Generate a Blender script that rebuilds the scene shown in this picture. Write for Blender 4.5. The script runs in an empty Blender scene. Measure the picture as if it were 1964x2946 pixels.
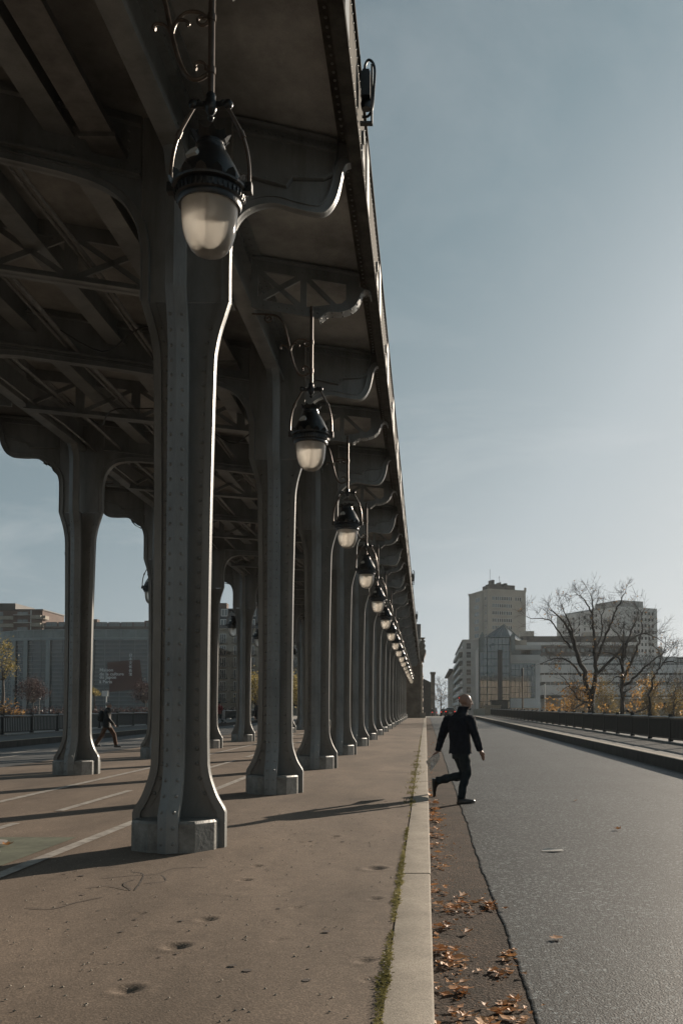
import bpy, math, random
from mathutils import Vector, Matrix
random.seed(7)
R = math.radians
SC = bpy.context.scene
COL = SC.collection
PI = math.pi

# ---------------------------------------------------------------- camera geometry (metres; +Y runs along the bridge)
F, CX, HY, TH = 2758.0, 1224.0, 2054.0, R(2.77)
PY0 = HY - F * math.tan(TH)
CT, ST = math.cos(TH), math.sin(TH)
EYE = 1.4
SL = (HY - 2031.0) / F            # the bridge floor climbs a little
YEND = 126.0

def ray(px, py):
    a = (px - CX) / F; b = -(py - PY0) / F
    return Vector((a, CT - b * ST, ST + b * CT))
def at(px, py, Y):
    d = ray(px, py); t = Y / d.y
    return Vector((d.x * t, Y, EYE + d.z * t))
def on_floor(px, py, off=0.0):
    d = ray(px, py); t = (off - EYE) / (d.z - SL * d.y)
    return Vector((d.x * t, d.y * t, EYE + d.z * t))
def gz(y): return SL * min(y, YEND)

# ---------------------------------------------------------------- mesh builder
class MB:
    def __init__(s): s.v = []; s.f = []; s.m = []; s.cur = 0
    def add(s, vs, fs):
        o = len(s.v); s.v += [tuple(p) for p in vs]
        for f in fs: s.f.append([i + o for i in f]); s.m.append(s.cur)
    def box(s, x0, x1, y0, y1, z0, z1):
        s.add([(x0,y0,z0),(x1,y0,z0),(x1,y1,z0),(x0,y1,z0),(x0,y0,z1),(x1,y0,z1),(x1,y1,z1),(x0,y1,z1)],
              [(3,2,1,0),(4,5,6,7),(0,1,5,4),(1,2,6,5),(2,3,7,6),(3,0,4,7)])
    def bar(s, a, b, w, h, up=(0,0,1)):
        a = Vector(a); b = Vector(b); d = (b - a).normalized(); u = Vector(up)
        x = d.cross(u)
        if x.length < 1e-4: x = d.cross(Vector((0,1,0)))
        x.normalize(); z = x.cross(d).normalized()
        r = []
        for p in (a, b):
            r += [p - x*w/2 - z*h/2, p + x*w/2 - z*h/2, p + x*w/2 + z*h/2, p - x*w/2 + z*h/2]
        s.add(r, [(3,2,1,0),(4,5,6,7),(0,1,5,4),(1,2,6,5),(2,3,7,6),(3,0,4,7)])
    def loft(s, rings, closed=True, caps=True):
        n = len(rings[0]); vs = [p for r in rings for p in r]; fs = []
        for i in range(len(rings) - 1):
            for j in range(n if closed else n - 1):
                k = (j + 1) % n
                fs.append((i*n+j, i*n+k, (i+1)*n+k, (i+1)*n+j))
        if caps and closed:
            fs.append(tuple(range(n - 1, -1, -1))); b = (len(rings) - 1) * n
            fs.append(tuple(range(b, b + n)))
        s.add(vs, fs)
    def tube(s, pts, rad, n=8, caps=True):
        pts = [Vector(p) for p in pts]; rings = []; ref = None
        for i, p in enumerate(pts):
            d = (pts[min(i+1, len(pts)-1)] - pts[max(i-1, 0)])
            d = d.normalized() if d.length > 1e-9 else Vector((0,0,1))
            if ref is None:
                ref = d.cross(Vector((0,0,1)))
                if ref.length < .05: ref = d.cross(Vector((1,0,0)))
            ref = (ref - d * ref.dot(d)).normalized(); q = d.cross(ref)
            r = rad[i] if isinstance(rad, (list, tuple)) else rad
            rings.append([p + (ref*math.cos(2*PI*k/n) + q*math.sin(2*PI*k/n)) * r for k in range(n)])
        s.loft(rings, True, caps)
    def lathe(s, prof, n=24, c=(0,0,0), caps=False):
        c = Vector(c)
        rings = [[c + Vector((r*math.cos(2*PI*k/n), r*math.sin(2*PI*k/n), z)) for k in range(n)] for r, z in prof]
        s.loft(rings, True, caps)
    def ell(s, c, rx, ry, rz, rot=None, n=14, m=9):
        c = Vector(c); rings = []
        for i in range(m + 1):
            t = -PI/2 + PI * i / m; cr = max(math.cos(t), .02)
            ring = []
            for k in range(n):
                p = Vector((rx*cr*math.cos(2*PI*k/n), ry*cr*math.sin(2*PI*k/n), rz*math.sin(t)))
                if rot: p = rot @ p
                ring.append(c + p)
            rings.append(ring)
        s.loft(rings, True, True)
    def prism(s, pts, fn, t0, t1):
        n = len(pts)
        vs = [fn(p, t0) for p in pts] + [fn(p, t1) for p in pts]
        s.add(vs, [tuple(range(n)), tuple(range(2*n-1, n-1, -1))] + [(j, j+n, (j+1) % n + n, (j+1) % n) for j in range(n)])
    def rivet(s, p, nrm, r=.016):
        p = Vector(p); d = Vector(nrm).normalized(); x = d.orthogonal().normalized(); y = d.cross(x)
        vs = []
        for rr, h in ((r, 0), (r*.72, r*.55)):
            vs += [p + x*rr*math.cos(PI*k/3) + y*rr*math.sin(PI*k/3) + d*h for k in range(6)]
        vs.append(p + d * r * .8)
        fs = [(k, (k+1) % 6, (k+1) % 6 + 6, k + 6) for k in range(6)] + [(k+6, (k+1) % 6 + 6, 12) for k in range(6)]
        s.add(vs, fs)
    def mesh(s, name, mats, smooth=35):
        me = bpy.data.meshes.new(name)
        me.from_pydata(s.v, [], s.f)
        for m in (mats if isinstance(mats, (list, tuple)) else [mats]): me.materials.append(m)
        if any(s.m): me.polygons.foreach_set('material_index', s.m)
        me.validate()
        import bmesh
        bm = bmesh.new(); bm.from_mesh(me); bmesh.ops.recalc_face_normals(bm, faces=bm.faces); bm.to_mesh(me); bm.free()
        if smooth:
            me.shade_smooth(); me.set_sharp_from_angle(angle=R(smooth))
        return me
    def build(s, name, mats, parent=None, smooth=35):
        return link(name, s.mesh(name, mats, smooth), parent)

def link(name, data, parent=None):
    o = bpy.data.objects.new(name, data); COL.objects.link(o)
    if parent: o.parent = parent
    return o
def tag(o, label=None, cat=None, group=None, kind=None):
    if label: o['label'] = label
    if cat: o['category'] = cat
    if group: o['group'] = group
    if kind: o['kind'] = kind
    return o
def thing(name, label, cat, loc=(0,0,0), rz=0, group=None):
    o = link(name, None); o.location = loc; o.rotation_euler = (0, 0, rz); o.empty_display_size = .2
    return tag(o, label, cat, group, 'thing')
def dup(root, loc, label=None, rz=None):
    r = root.copy(); COL.objects.link(r); r.location = loc
    if rz is not None: r.rotation_euler = (0, 0, rz)
    if label: r['label'] = label
    for ch in KIDS(root):
        c = ch.copy(); COL.objects.link(c); c.parent = r
        for g in KIDS(ch):
            d = g.copy(); COL.objects.link(d); d.parent = c
    return r
def KIDS(o): return [c for c in bpy.data.objects if c.parent == o]
def smooth_pts(pts, n=6):
    P = [Vector(p) for p in pts]; out = []
    for i in range(len(P) - 1):
        a = P[max(i-1, 0)]; b = P[i]; c = P[i+1]; d = P[min(i+2, len(P)-1)]
        for k in range(n):
            t = k / n
            out.append(.5*((2*b) + (c - a)*t + (2*a - 5*b + 4*c - d)*t*t + (3*b - a - 3*c + d)*t**3))
    out.append(P[-1]); return out
ORD = ['nearest', 'second', 'third', 'fourth', 'fifth', 'sixth', 'seventh', 'eighth', 'ninth', 'tenth', 'eleventh', 'twelfth',
       'thirteenth', 'fourteenth', 'fifteenth', 'sixteenth', 'seventeenth', 'eighteenth', 'nineteenth', 'twentieth']

# ---------------------------------------------------------------- materials
def mat(name, col, rough=.6, metal=0.0, var=.18, scale=3.0, bump=0.0, bscale=40.0, fine=0.0, fscale=200.0, spec=.5, col2=None, stretch=None, emit=None):
    m = bpy.data.materials.new(name); m.use_nodes = True
    nt = m.node_tree; N = nt.nodes; L = nt.links; b = N['Principled BSDF']
    b.inputs['Roughness'].default_value = rough; b.inputs['Metallic'].default_value = metal
    b.inputs['Specular IOR Level'].default_value = spec
    tc = N.new('ShaderNodeTexCoord'); src = tc.outputs['Object']
    if stretch:
        mp = N.new('ShaderNodeMapping'); mp.inputs['Scale'].default_value = stretch
        L.new(src, mp.inputs['Vector']); src = mp.outputs['Vector']
    nz = N.new('ShaderNodeTexNoise'); nz.inputs['Scale'].default_value = scale; nz.inputs['Detail'].default_value = 6
    nz.inputs['Roughness'].default_value = .65
    L.new(src, nz.inputs['Vector'])
    c2 = col2 or tuple(c * (1 - 2*var) for c in col); c1 = tuple(min(c * (1 + var), 1) for c in col)
    rp = N.new('ShaderNodeValToRGB'); rp.color_ramp.elements[0].position = .3; rp.color_ramp.elements[1].position = .7
    rp.color_ramp.elements[0].color = (*c2, 1); rp.color_ramp.elements[1].color = (*c1, 1)
    L.new(nz.outputs['Fac'], rp.inputs['Fac']); out = rp.outputs['Color']
    if fine:
        n2 = N.new('ShaderNodeTexNoise'); n2.inputs['Scale'].default_value = fscale; n2.inputs['Detail'].default_value = 2
        L.new(tc.outputs['Object'], n2.inputs['Vector'])
        mr = N.new('ShaderNodeMapRange'); mr.inputs['From Min'].default_value = .3; mr.inputs['From Max'].default_value = .7
        mr.inputs['To Min'].default_value = 1 - fine; mr.inputs['To Max'].default_value = 1 + fine
        L.new(n2.outputs['Fac'], mr.inputs['Value'])
        mx = N.new('ShaderNodeMix'); mx.data_type = 'RGBA'; mx.blend_type = 'MULTIPLY'; mx.inputs['Factor'].default_value = 1
        L.new(out, mx.inputs['A']); L.new(mr.outputs['Result'], mx.inputs['B']); out = mx.outputs['Result']
    L.new(out, b.inputs['Base Color'])
    if bump:
        n3 = N.new('ShaderNodeTexNoise'); n3.inputs['Scale'].default_value = bscale; n3.inputs['Detail'].default_value = 5
        L.new(tc.outputs['Object'], n3.inputs['Vector'])
        bp = N.new('ShaderNodeBump'); bp.inputs['Strength'].default_value = bump; bp.inputs['Distance'].default_value = .02
        L.new(n3.outputs['Fac'], bp.inputs['Height']); L.new(bp.outputs['Normal'], b.inputs['Normal'])
    if emit:
        b.inputs['Emission Color'].default_value = (*emit[:3], 1); b.inputs['Emission Strength'].default_value = emit[3]
    return m
def leaf_mat(name, c1, c2, trans=.5):
    m = bpy.data.materials.new(name); m.use_nodes = True; nt = m.node_tree; N = nt.nodes; L = nt.links
    b = N['Principled BSDF']; b.inputs['Roughness'].default_value = .6
    g = N.new('ShaderNodeTexNoise'); g.inputs['Scale'].default_value = 1.7; g.inputs['Detail'].default_value = 4
    tc = N.new('ShaderNodeTexCoord'); L.new(tc.outputs['Object'], g.inputs['Vector'])
    rp = N.new('ShaderNodeValToRGB'); rp.color_ramp.elements[0].position = .35; rp.color_ramp.elements[1].position = .65
    rp.color_ramp.elements[0].color = (*c1, 1); rp.color_ramp.elements[1].color = (*c2, 1)
    L.new(g.outputs['Fac'], rp.inputs['Fac']); L.new(rp.outputs['Color'], b.inputs['Base Color'])
    t = N.new('ShaderNodeBsdfTranslucent'); L.new(rp.outputs['Color'], t.inputs['Color'])
    mx = N.new('ShaderNodeMixShader'); mx.inputs['Fac'].default_value = trans
    L.new(b.outputs['BSDF'], mx.inputs[1]); L.new(t.outputs['BSDF'], mx.inputs[2])
    L.new(mx.outputs['Shader'], N['Material Output'].inputs['Surface'])
    return m
def globe_mat():
    m = bpy.data.materials.new('dusty_globe_glass'); m.use_nodes = True; nt = m.node_tree; N = nt.nodes; L = nt.links
    N.remove(N['Principled BSDF'])
    tr = N.new('ShaderNodeBsdfTransparent'); tr.inputs['Color'].default_value = (.95, .94, .92, 1)
    tl = N.new('ShaderNodeBsdfTranslucent'); tl.inputs['Color'].default_value = (.95, .90, .82, 1)
    gl = N.new('ShaderNodeBsdfGlossy'); gl.inputs['Roughness'].default_value = .08
    df = N.new('ShaderNodeBsdfDiffuse'); df.inputs['Color'].default_value = (.6, .55, .48, 1)
    tc = N.new('ShaderNodeTexCoord'); nz = N.new('ShaderNodeTexNoise'); nz.inputs['Scale'].default_value = 9; nz.inputs['Detail'].default_value = 8
    mp = N.new('ShaderNodeMapping'); mp.inputs['Scale'].default_value = (1, 1, .35)
    L.new(tc.outputs['Object'], mp.inputs['Vector']); L.new(mp.outputs['Vector'], nz.inputs['Vector'])
    mr = N.new('ShaderNodeMapRange'); mr.inputs['From Min'].default_value = .3; mr.inputs['From Max'].default_value = .7
    mr.inputs['To Min'].default_value = .30; mr.inputs['To Max'].default_value = .48
    L.new(nz.outputs['Fac'], mr.inputs['Value'])
    m0 = N.new('ShaderNodeMixShader'); m0.inputs['Fac'].default_value = .25
    L.new(tl.outputs[0], m0.inputs[1]); L.new(df.outputs[0], m0.inputs[2])
    m1 = N.new('ShaderNodeMixShader'); L.new(mr.outputs['Result'], m1.inputs['Fac'])
    rf = N.new('ShaderNodeBsdfRefraction'); rf.inputs['IOR'].default_value = 1.18; rf.inputs['Roughness'].default_value = .28; rf.inputs['Color'].default_value = (.97, .95, .92, 1)
    mr_ = N.new('ShaderNodeMixShader'); mr_.inputs['Fac'].default_value = .55; L.new(tr.outputs[0], mr_.inputs[1]); L.new(rf.outputs[0], mr_.inputs[2])
    L.new(mr_.outputs[0], m1.inputs[1]); L.new(m0.outputs[0], m1.inputs[2])
    fr = N.new('ShaderNodeFresnel'); fr.inputs['IOR'].default_value = 1.45
    m2 = N.new('ShaderNodeMixShader'); L.new(fr.outputs[0], m2.inputs['Fac']); L.new(m1.outputs[0], m2.inputs[1]); L.new(gl.outputs[0], m2.inputs[2])
    L.new(m2.outputs[0], N['Material Output'].inputs['Surface'])
    return m
def glass_mat(name, col, rough=.06, bump=.0, spec=.5, var=.2, scale=.3, ior=1.5):
    m = mat(name, col, rough, 0, var, scale, bump, .6, spec=spec)
    m.node_tree.nodes['Principled BSDF'].inputs['IOR'].default_value = ior
    return m

def speckle(m, scale, lo, hi, pw=2.0):
    nt = m.node_tree; N = nt.nodes; L = nt.links; b = N['Principled BSDF']; src = b.inputs['Base Color'].links[0].from_socket
    tc = N.new('ShaderNodeTexCoord'); v = N.new('ShaderNodeTexVoronoi'); v.inputs['Scale'].default_value = scale; L.new(tc.outputs['Object'], v.inputs['Vector'])
    sp = N.new('ShaderNodeSeparateColor'); L.new(v.outputs['Color'], sp.inputs[0])
    po = N.new('ShaderNodeMath'); po.operation = 'POWER'; po.inputs[1].default_value = pw; L.new(sp.outputs[0], po.inputs[0])
    mr = N.new('ShaderNodeMapRange'); mr.inputs['To Min'].default_value = lo; mr.inputs['To Max'].default_value = hi; L.new(po.outputs[0], mr.inputs['Value'])
    mx = N.new('ShaderNodeMix'); mx.data_type = 'RGBA'; mx.blend_type = 'MULTIPLY'; mx.inputs['Factor'].default_value = 1
    L.new(src, mx.inputs['A']); L.new(mr.outputs['Result'], mx.inputs['B']); L.new(mx.outputs['Result'], b.inputs['Base Color'])
def stains(m, col, scale, lo=.56, hi=.70, fac=.8, stretch=(1, 1, 1), detail=8):
    nt = m.node_tree; N = nt.nodes; L = nt.links; b = N['Principled BSDF']; src = b.inputs['Base Color'].links[0].from_socket
    tc = N.new('ShaderNodeTexCoord'); mp = N.new('ShaderNodeMapping'); mp.inputs['Scale'].default_value = stretch; mp.inputs['Location'].default_value = (3.3, 1.7, .4)
    L.new(tc.outputs['Object'], mp.inputs['Vector']); nz = N.new('ShaderNodeTexNoise'); nz.inputs['Scale'].default_value = scale; nz.inputs['Detail'].default_value = detail; nz.inputs['Roughness'].default_value = .7
    L.new(mp.outputs['Vector'], nz.inputs['Vector'])
    mr = N.new('ShaderNodeMapRange'); mr.inputs['From Min'].default_value = lo; mr.inputs['From Max'].default_value = hi; mr.inputs['To Max'].default_value = fac; L.new(nz.outputs['Fac'], mr.inputs['Value'])
    mx = N.new('ShaderNodeMix'); mx.data_type = 'RGBA'; L.new(mr.outputs['Result'], mx.inputs['Factor']); L.new(src, mx.inputs['A']); mx.inputs['B'].default_value = (*col, 1); L.new(mx.outputs['Result'], b.inputs['Base Color'])
M = {}
M['iron'] = mat('painted_iron', (.205, .212, .206), .33, 0, .20, 2.2, .10, 60, .07, 120, stretch=(1, 1, .35))
M['fascia'] = mat('weathered_fascia', (.075, .070, .060), .85, 0, .3, 4, .1, 50, .1, 80, spec=.15, stretch=(1, 1, .3))
M['soffit'] = mat('soffit_paint', (.34, .335, .315), .62, 0, .34, .7, .06, 20, .06, 60)
M['dark_iron'] = mat('dark_iron', (.060, .060, .057), .55, 0, .25, 3)
M['plinth'] = mat('plinth_iron', (.20, .205, .195), .5, 0, .25, 6, .25, 30, .1, 90)
M['lampblack'] = mat('black_lamp_paint', (.010, .011, .012), .32, .0, .2, 9, .1, 60)
M['rodpaint'] = mat('lamp_rod_bronze', (.105, .078, .060), .34, .35, .2, 8)
M['globe'] = globe_mat()
M['globe2'] = mat('milk_glass', (.50, .49, .46), .25)
M['walk'] = mat('brown_asphalt', (.190, .146, .112), .85, 0, .20, .9, .18, 90, .26, 160, spec=.25, stretch=(1, .35, 1))
M['kerb'] = mat('kerb_granite', (.30, .262, .215), .75, 0, .12, 3, .25, 160, .16, 260, spec=.3)
M['gutter'] = mat('gutter_concrete', (.070, .049, .036), .9, 0, .28, 2.2, .6, 60, .25, 140, spec=.2)
M['road'] = mat('coarse_asphalt', (.026, .029, .030), .62, 0, .22, .35, .35, 80, .3, 30, spec=.45)
M['kerbdark'] = mat('shaded_stained_kerb_face', (.075, .072, .066), .85, 0, .2, 3, .3, 60)  # dirty kerb face, its shade also put into the dark base colour
M['lroad'] = mat('grey_asphalt', (.062, .064, .065), .8, 0, .2, .6, .5, 60, .2, 90)
M['pave'] = mat('far_pavement', (.085, .084, .080), .85, 0, .15, 1.0, .3, 40, .15, 90)
M['paint'] = mat('worn_road_paint', (.36, .34, .31), .75, 0, .22, 7, col2=(.17, .145, .125))
M['green'] = mat('green_lane_paint', (.115, .125, .085), .8, 0, .2, 6)
M['rail'] = mat('green_black_iron', (.016, .020, .020), .55, 0, .2, 5)
M['railtop'] = mat('rail_cap', (.16, .17, .17), .35, .4, .15, 4)
M['stone'] = mat('pier_stone', (.19, .155, .12), .85, 0, .25, .9, .5, 6, .15, 20)
M['stone_light'] = mat('pale_stone', (.30, .27, .22), .85, 0, .15, 1.2)
M['ground'] = mat('bank_ground', (.10, .095, .085), .9, 0, .2, .1)
M['water'] = mat('river_water', (.03, .045, .045), .08, 0, .2, .1, .4, .8)
M['bark'] = mat('bark', (.048, .042, .037), .9, 0, .25, 6, .4, 20)
M['twig'] = mat('twigs', (.085, .072, .063), .9, 0, .2, 3)
M['leaf_orange'] = leaf_mat('orange_leaves', (.22, .115, .04), (.46, .28, .10), .5)
M['leaf_olive'] = leaf_mat('olive_leaves', (.13, .10, .045), (.27, .20, .08), .45)
M['leaf_red'] = leaf_mat('dark_red_leaves', (.040, .022, .024), (.075, .040, .036), .3)
M['leaf_yel'] = leaf_mat('yellow_green_leaves', (.16, .13, .04), (.42, .33, .12), .45)
M['leaf_fallen'] = leaf_mat('fallen_leaf_litter', (.24, .095, .032), (.66, .36, .17), .25)
M['moss'] = leaf_mat('moss', (.13, .12, .045), (.30, .27, .12), .55)
M['beige'] = mat('beige_facade', (.38, .345, .30), .85, 0, .12, .12, fine=.06, fscale=1.5)
M['concrete'] = mat('pale_concrete', (.56, .56, .55), .85, 0, .1, .1)
M['grey_fac'] = mat('grey_facade', (.33, .34, .335), .8, 0, .12, .15)
M['dark_fac'] = mat('dark_facade', (.058, .056, .054), .7, 0, .15, .2)
M['slate'] = mat('slate_roof', (.035, .040, .045), .6, 0, .2, .5)
M['wglass'] = glass_mat('window_glass', (.022, .029, .032), .10, 0, .35)
M['wpale'] = glass_mat('pale_window_glass', (.16, .19, .20), .12)
M['aglass'] = glass_mat('atrium_glass', (.026, .055, .060), .03, .12, .9, ior=1.75)
M['mglass'] = glass_mat('museum_glass', (.028, .043, .046), .05, .0, .6, .25, .06, ior=1.6)
M['mglass2'] = glass_mat('museum_parapet_glass', (.15, .18, .175), .12, .1)
M['gframe'] = mat('green_steel', (.035, .058, .056), .4, 0, .1, 2)
M['mframe'] = mat('pale_steel', (.23, .26, .265), .45, .2, .1, 2)
M['brick'] = mat('brown_brick', (.10, .062, .048), .85, 0, .2, .4)
M['white'] = mat('white_paint', (.58, .58, .56), .6, 0, .08, 2)
M['redpanel'] = mat('dark_red_panel', (.050, .010, .008), .5, 0, .1, 1)
M['sunstone'] = mat('warm_stone', (.42, .36, .29), .9, 0, .15, .3)
M['coat'] = mat('navy_wool', (.016, .020, .028), .92, 0, .25, 16, .35, 45, spec=.2)
M['denim'] = mat('dark_denim', (.020, .029, .036), .85, 0, .3, 9, .3, 60, spec=.25)
M['skin'] = mat('skin', (.30, .19, .145), .45, 0, .12, 12)
M['shoe'] = mat('dark_leather', (.022, .016, .013), .32, 0, .25, 12)
M['darkhair'] = mat('short_dark_hair', (.09, .065, .052), .8, 0, .3, 30)
M['blackcloth'] = mat('black_cloth', (.010, .011, .012), .7, 0, .25, 9)
M['brownpants'] = mat('rust_trousers', (.105, .050, .027), .85, 0, .25, 7)
M['greyhair'] = mat('grey_hair', (.28, .27, .26), .8, 0, .2, 20)
M['redcloth'] = mat('red_cloth', (.16, .010, .014), .7, 0, .2, 9)
M['palecloth'] = mat('pale_cloth', (.36, .34, .33), .8, 0, .2, 9)
M['carblack'] = mat('dark_car_paint', (.012, .014, .015), .22, .2, .1, 3)
M['carwhite'] = mat('silver_car_paint', (.42, .42, .41), .3, .1, .08, 3)
M['tyre'] = mat('tyre_rubber', (.012, .012, .012), .85)
M['tail'] = mat('lit_tail_light', (.5, .02, .015), .4, emit=(1, .05, .03, .9))
M['plate'] = mat('number_plate', (.5, .5, .46), .5)
M['cableblack'] = mat('black_rubber', (.012, .013, .014), .4)
M['galv'] = mat('galvanised', (.17, .165, .155), .45, .4, .2, 6)
M['scratch'] = mat('dark_scratch', (.078, .060, .050), .9)
M['paper'] = mat('newsprint', (.80, .77, .72), .85, 0, .2, 22, col2=(.22, .19, .18))
M['paperscrap'] = mat('paper_scrap', (.62, .60, .57), .8)

speckle(M['road'], 58, .35, 9.0, 6.0); stains(M['road'], (.060, .063, .064), .9, .50, .66, .35, (1, .05, 1), 3); stains(M['road'], (.058, .061, .061), .22, .50, .72, .55, (1, .3, 1))
speckle(M['gutter'], 60, .6, 1.8, 3.0); stains(M['gutter'], (.020, .018, .014), 1.6, .52, .68, .75)
speckle(M['walk'], 110, .78, 1.32, 2.0); stains(M['walk'], (.075, .058, .046), 1.1, .57, .74, .75, (1, 1.6, 1)); stains(M['walk'], (.052, .042, .036), 7, .66, .74, .7)
speckle(M['kerb'], 140, .75, 1.25, 1.0); stains(M['kerb'], (.13, .115, .095), 2.2, .55, .75, .7, (1.5, .8, 1))
stains(M['iron'], (.080, .072, .062), 1.3, .54, .74, .6, (2.2, 2.2, .25)); stains(M['iron'], (.14, .075, .042), 6, .68, .76, .6, (1, 1, .5))
stains(M['plinth'], (.055, .052, .048), 5, .52, .68, .7)
stains(M['soffit'], (.12, .117, .11), .55, .50, .70, .8, (1, .5, 1)); stains(M['soffit'], (.02, .018, .016), 1.9, .70, .76, .9)
stains(M['fascia'], (.03, .028, .025), 2.5, .5, .7, .7, (1, 1, .3))
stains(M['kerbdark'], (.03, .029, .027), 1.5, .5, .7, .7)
# ---------------------------------------------------------------- the setting
def strip(name, x0, x1, y0, y1, off, m, nx=1, ny=1):
    mb = MB(); vs = []; fs = []
    for j in range(ny + 1):
        for i in range(nx + 1):
            x = x0 + (x1 - x0)*i/nx; y = y0 + (y1 - y0)*j/ny
            vs.append((x, y, gz(y) + off))
    for j in range(ny):
        for i in range(nx):
            a = j*(nx+1) + i; fs.append((a, a+1, a+nx+2, a+nx+1))
    mb.add(vs, fs)
    return tag(mb.build(name, m, None, 60), kind='structure')

XK, XKI = .04, -.20                                  # kerb faces
DENT = [(862,1995,.15,.03),(562,2022,.10,.025),(475,2113,.11,.025),(405,2175,.13,.03),(862,2065,.09,.02),(292,2275,.12,.028),(840,2207,.09,.02),
        (845,2250,.07,.018),(680,2085,.07,.015),(590,1990,.09,.018),(770,1922,.09,.02),(690,1935,.07,.015),(320,2100,.06,.012),(640,2160,.06,.012)]
DENT = [(*on_floor(a*1.2526, b*1.2526).xy, r*.62, d*.8) for a, b, r, d in DENT]
def walk_piece(x0, x1, y0, y1, nx, ny):
    vs = []; fs = []
    from mathutils import noise
    for j in range(ny + 1):
        for i in range(nx + 1):
            x = x0 + (x1-x0)*i/nx; y = y0 + (y1-y0)*j/ny
            edge = min(i, nx-i, j, ny-j) == 0
            z = 0 if edge else noise.noise((x*2.1, y*1.3, 3)) * .006 + noise.noise((x*9, y*7, 1)) * .0016
            for dx, dy, r, d in DENT:
                q = ((x-dx)**2 + (y-dy)**2) / (r*r)
                if q < 5 and not edge: z -= d * math.exp(-q*1.6) - d*.35*math.exp(-((math.sqrt(q)-1.25)**2)*9)
            vs.append((x, y, gz(y) + z))
    for j in range(ny):
        for i in range(nx):
            a = j*(nx+1) + i; fs.append((a, a+1, a+nx+2, a+nx+1))
    return vs, fs
mb = MB()
mb.add(*walk_piece(-3.2, XKI - .010, 3.2, 13.2, 90, 300))
mb.add(*walk_piece(-3.2, XKI - .010, -10, 3.2, 2, 2))
mb.add(*walk_piece(-3.2, XKI - .010, 13.2, YEND + 2, 2, 30))
mb.add(*walk_piece(-9.65, -3.2, -10, YEND + 2, 4, 40))
mb.add([(-9.65,-10,gz(-10)),(-9.65,YEND+2,gz(YEND)),(-9.65,YEND+2,gz(YEND)-.4),(-9.65,-10,gz(-10)-.4)], [(0,1,2,3)])
mb.add([(XKI-.010,-10,gz(-10)),(XKI-.010,YEND+2,gz(YEND)),(XKI-.010,YEND+2,gz(YEND)-.4),(XKI-.010,-10,gz(-10)-.4)], [(0,1,2,3)])
tag(mb.build('walkway', M['walk'], None, 60), kind='structure')
# kerb stones in one line along the road
mb = MB(); y = -7.6
while y < YEND:
    a, b = y + .006, y + 1.96 - .006
    j1 = random.uniform(-.003, .003); zz = random.uniform(-.003, .003)
    x0, x1 = XKI + j1, XK + j1; ch = .014
    rings = []
    for yy in (a, b):
        g = gz(yy) + zz
        rings.append([(x0, yy, g-.3), (x1+.004, yy, g-.3), (x1, yy, g-ch), (x1-.004, yy, g-.004), (x1-ch, yy, g), (x0+.006, yy, g), (x0, yy, g-.006)])
    mb.loft(rings); y += 1.96
tag(mb.build('kerb', M['kerb'], None, 40), kind='structure')
strip('gutter', XK - .02, .56, -10, YEND + 1, -.148, M['gutter'], 1, 40)
# the road's rough tar edge: an uneven outline about 1 cm above the gutter
mb = MB(); top = []; bot = []; y = -10.0
from mathutils import noise as MN
while y < YEND + 1:
    e = .525 + .018*MN.noise((y*1.7, 0, 0)) + .014*MN.noise((y*9, 5, 0)) + .03*MN.noise((y*.25, 2, 0))
    top.append((e, y)); y += .06 if 3 < y < 30 else .5
for i in range(len(top) - 1):
    (e0, y0), (e1, y1) = top[i], top[i+1]
    z0, z1 = gz(y0) - .1425, gz(y1) - .1425
    mb.add([(e0,y0,z0-.02),(e0+.012,y0,z0),(e0+.03,y0,z0+.001),(6.0,y0,z0+.001),(e1,y1,z1-.02),(e1+.012,y1,z1),(e1+.03,y1,z1+.001),(6.0,y1,z1+.001)],
           [(0,1,5,4),(1,2,6,5),(2,3,7,6)])
tag(mb.build('road', M['road'], None, 60), kind='structure')
strip('left_road', -15.5, -9.6, -10, YEND + 1, -.15, M['lroad'], 1, 30)
mb = MB()
for (xa, xb) in ((5.90, 8.9), (-18.6, -15.5)):
    k0, k1 = (xa, xa + .22) if xa > 0 else (xb - .22, xb)
    p0, p1 = (k1, xb) if xa > 0 else (xa, k0)
    o = .155 if xa > 0 else .10
    y = -10.0; kb = MB(); lim = YEND + 1
    while y < lim:
        e = min(y + 1.5, lim)
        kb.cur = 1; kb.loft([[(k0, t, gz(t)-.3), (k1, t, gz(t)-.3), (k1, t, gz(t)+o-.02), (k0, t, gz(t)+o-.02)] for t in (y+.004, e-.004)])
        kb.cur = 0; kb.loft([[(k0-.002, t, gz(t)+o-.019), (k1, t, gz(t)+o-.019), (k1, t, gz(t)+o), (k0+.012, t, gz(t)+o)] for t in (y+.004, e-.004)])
        y += 1.5
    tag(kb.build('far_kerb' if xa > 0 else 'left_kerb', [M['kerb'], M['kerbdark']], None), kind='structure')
    strip('far_pavement' if xa > 0 else 'left_pavement', p0, p1, -10, YEND + 1, o - .006, M['pave'], 2, 30)
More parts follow.
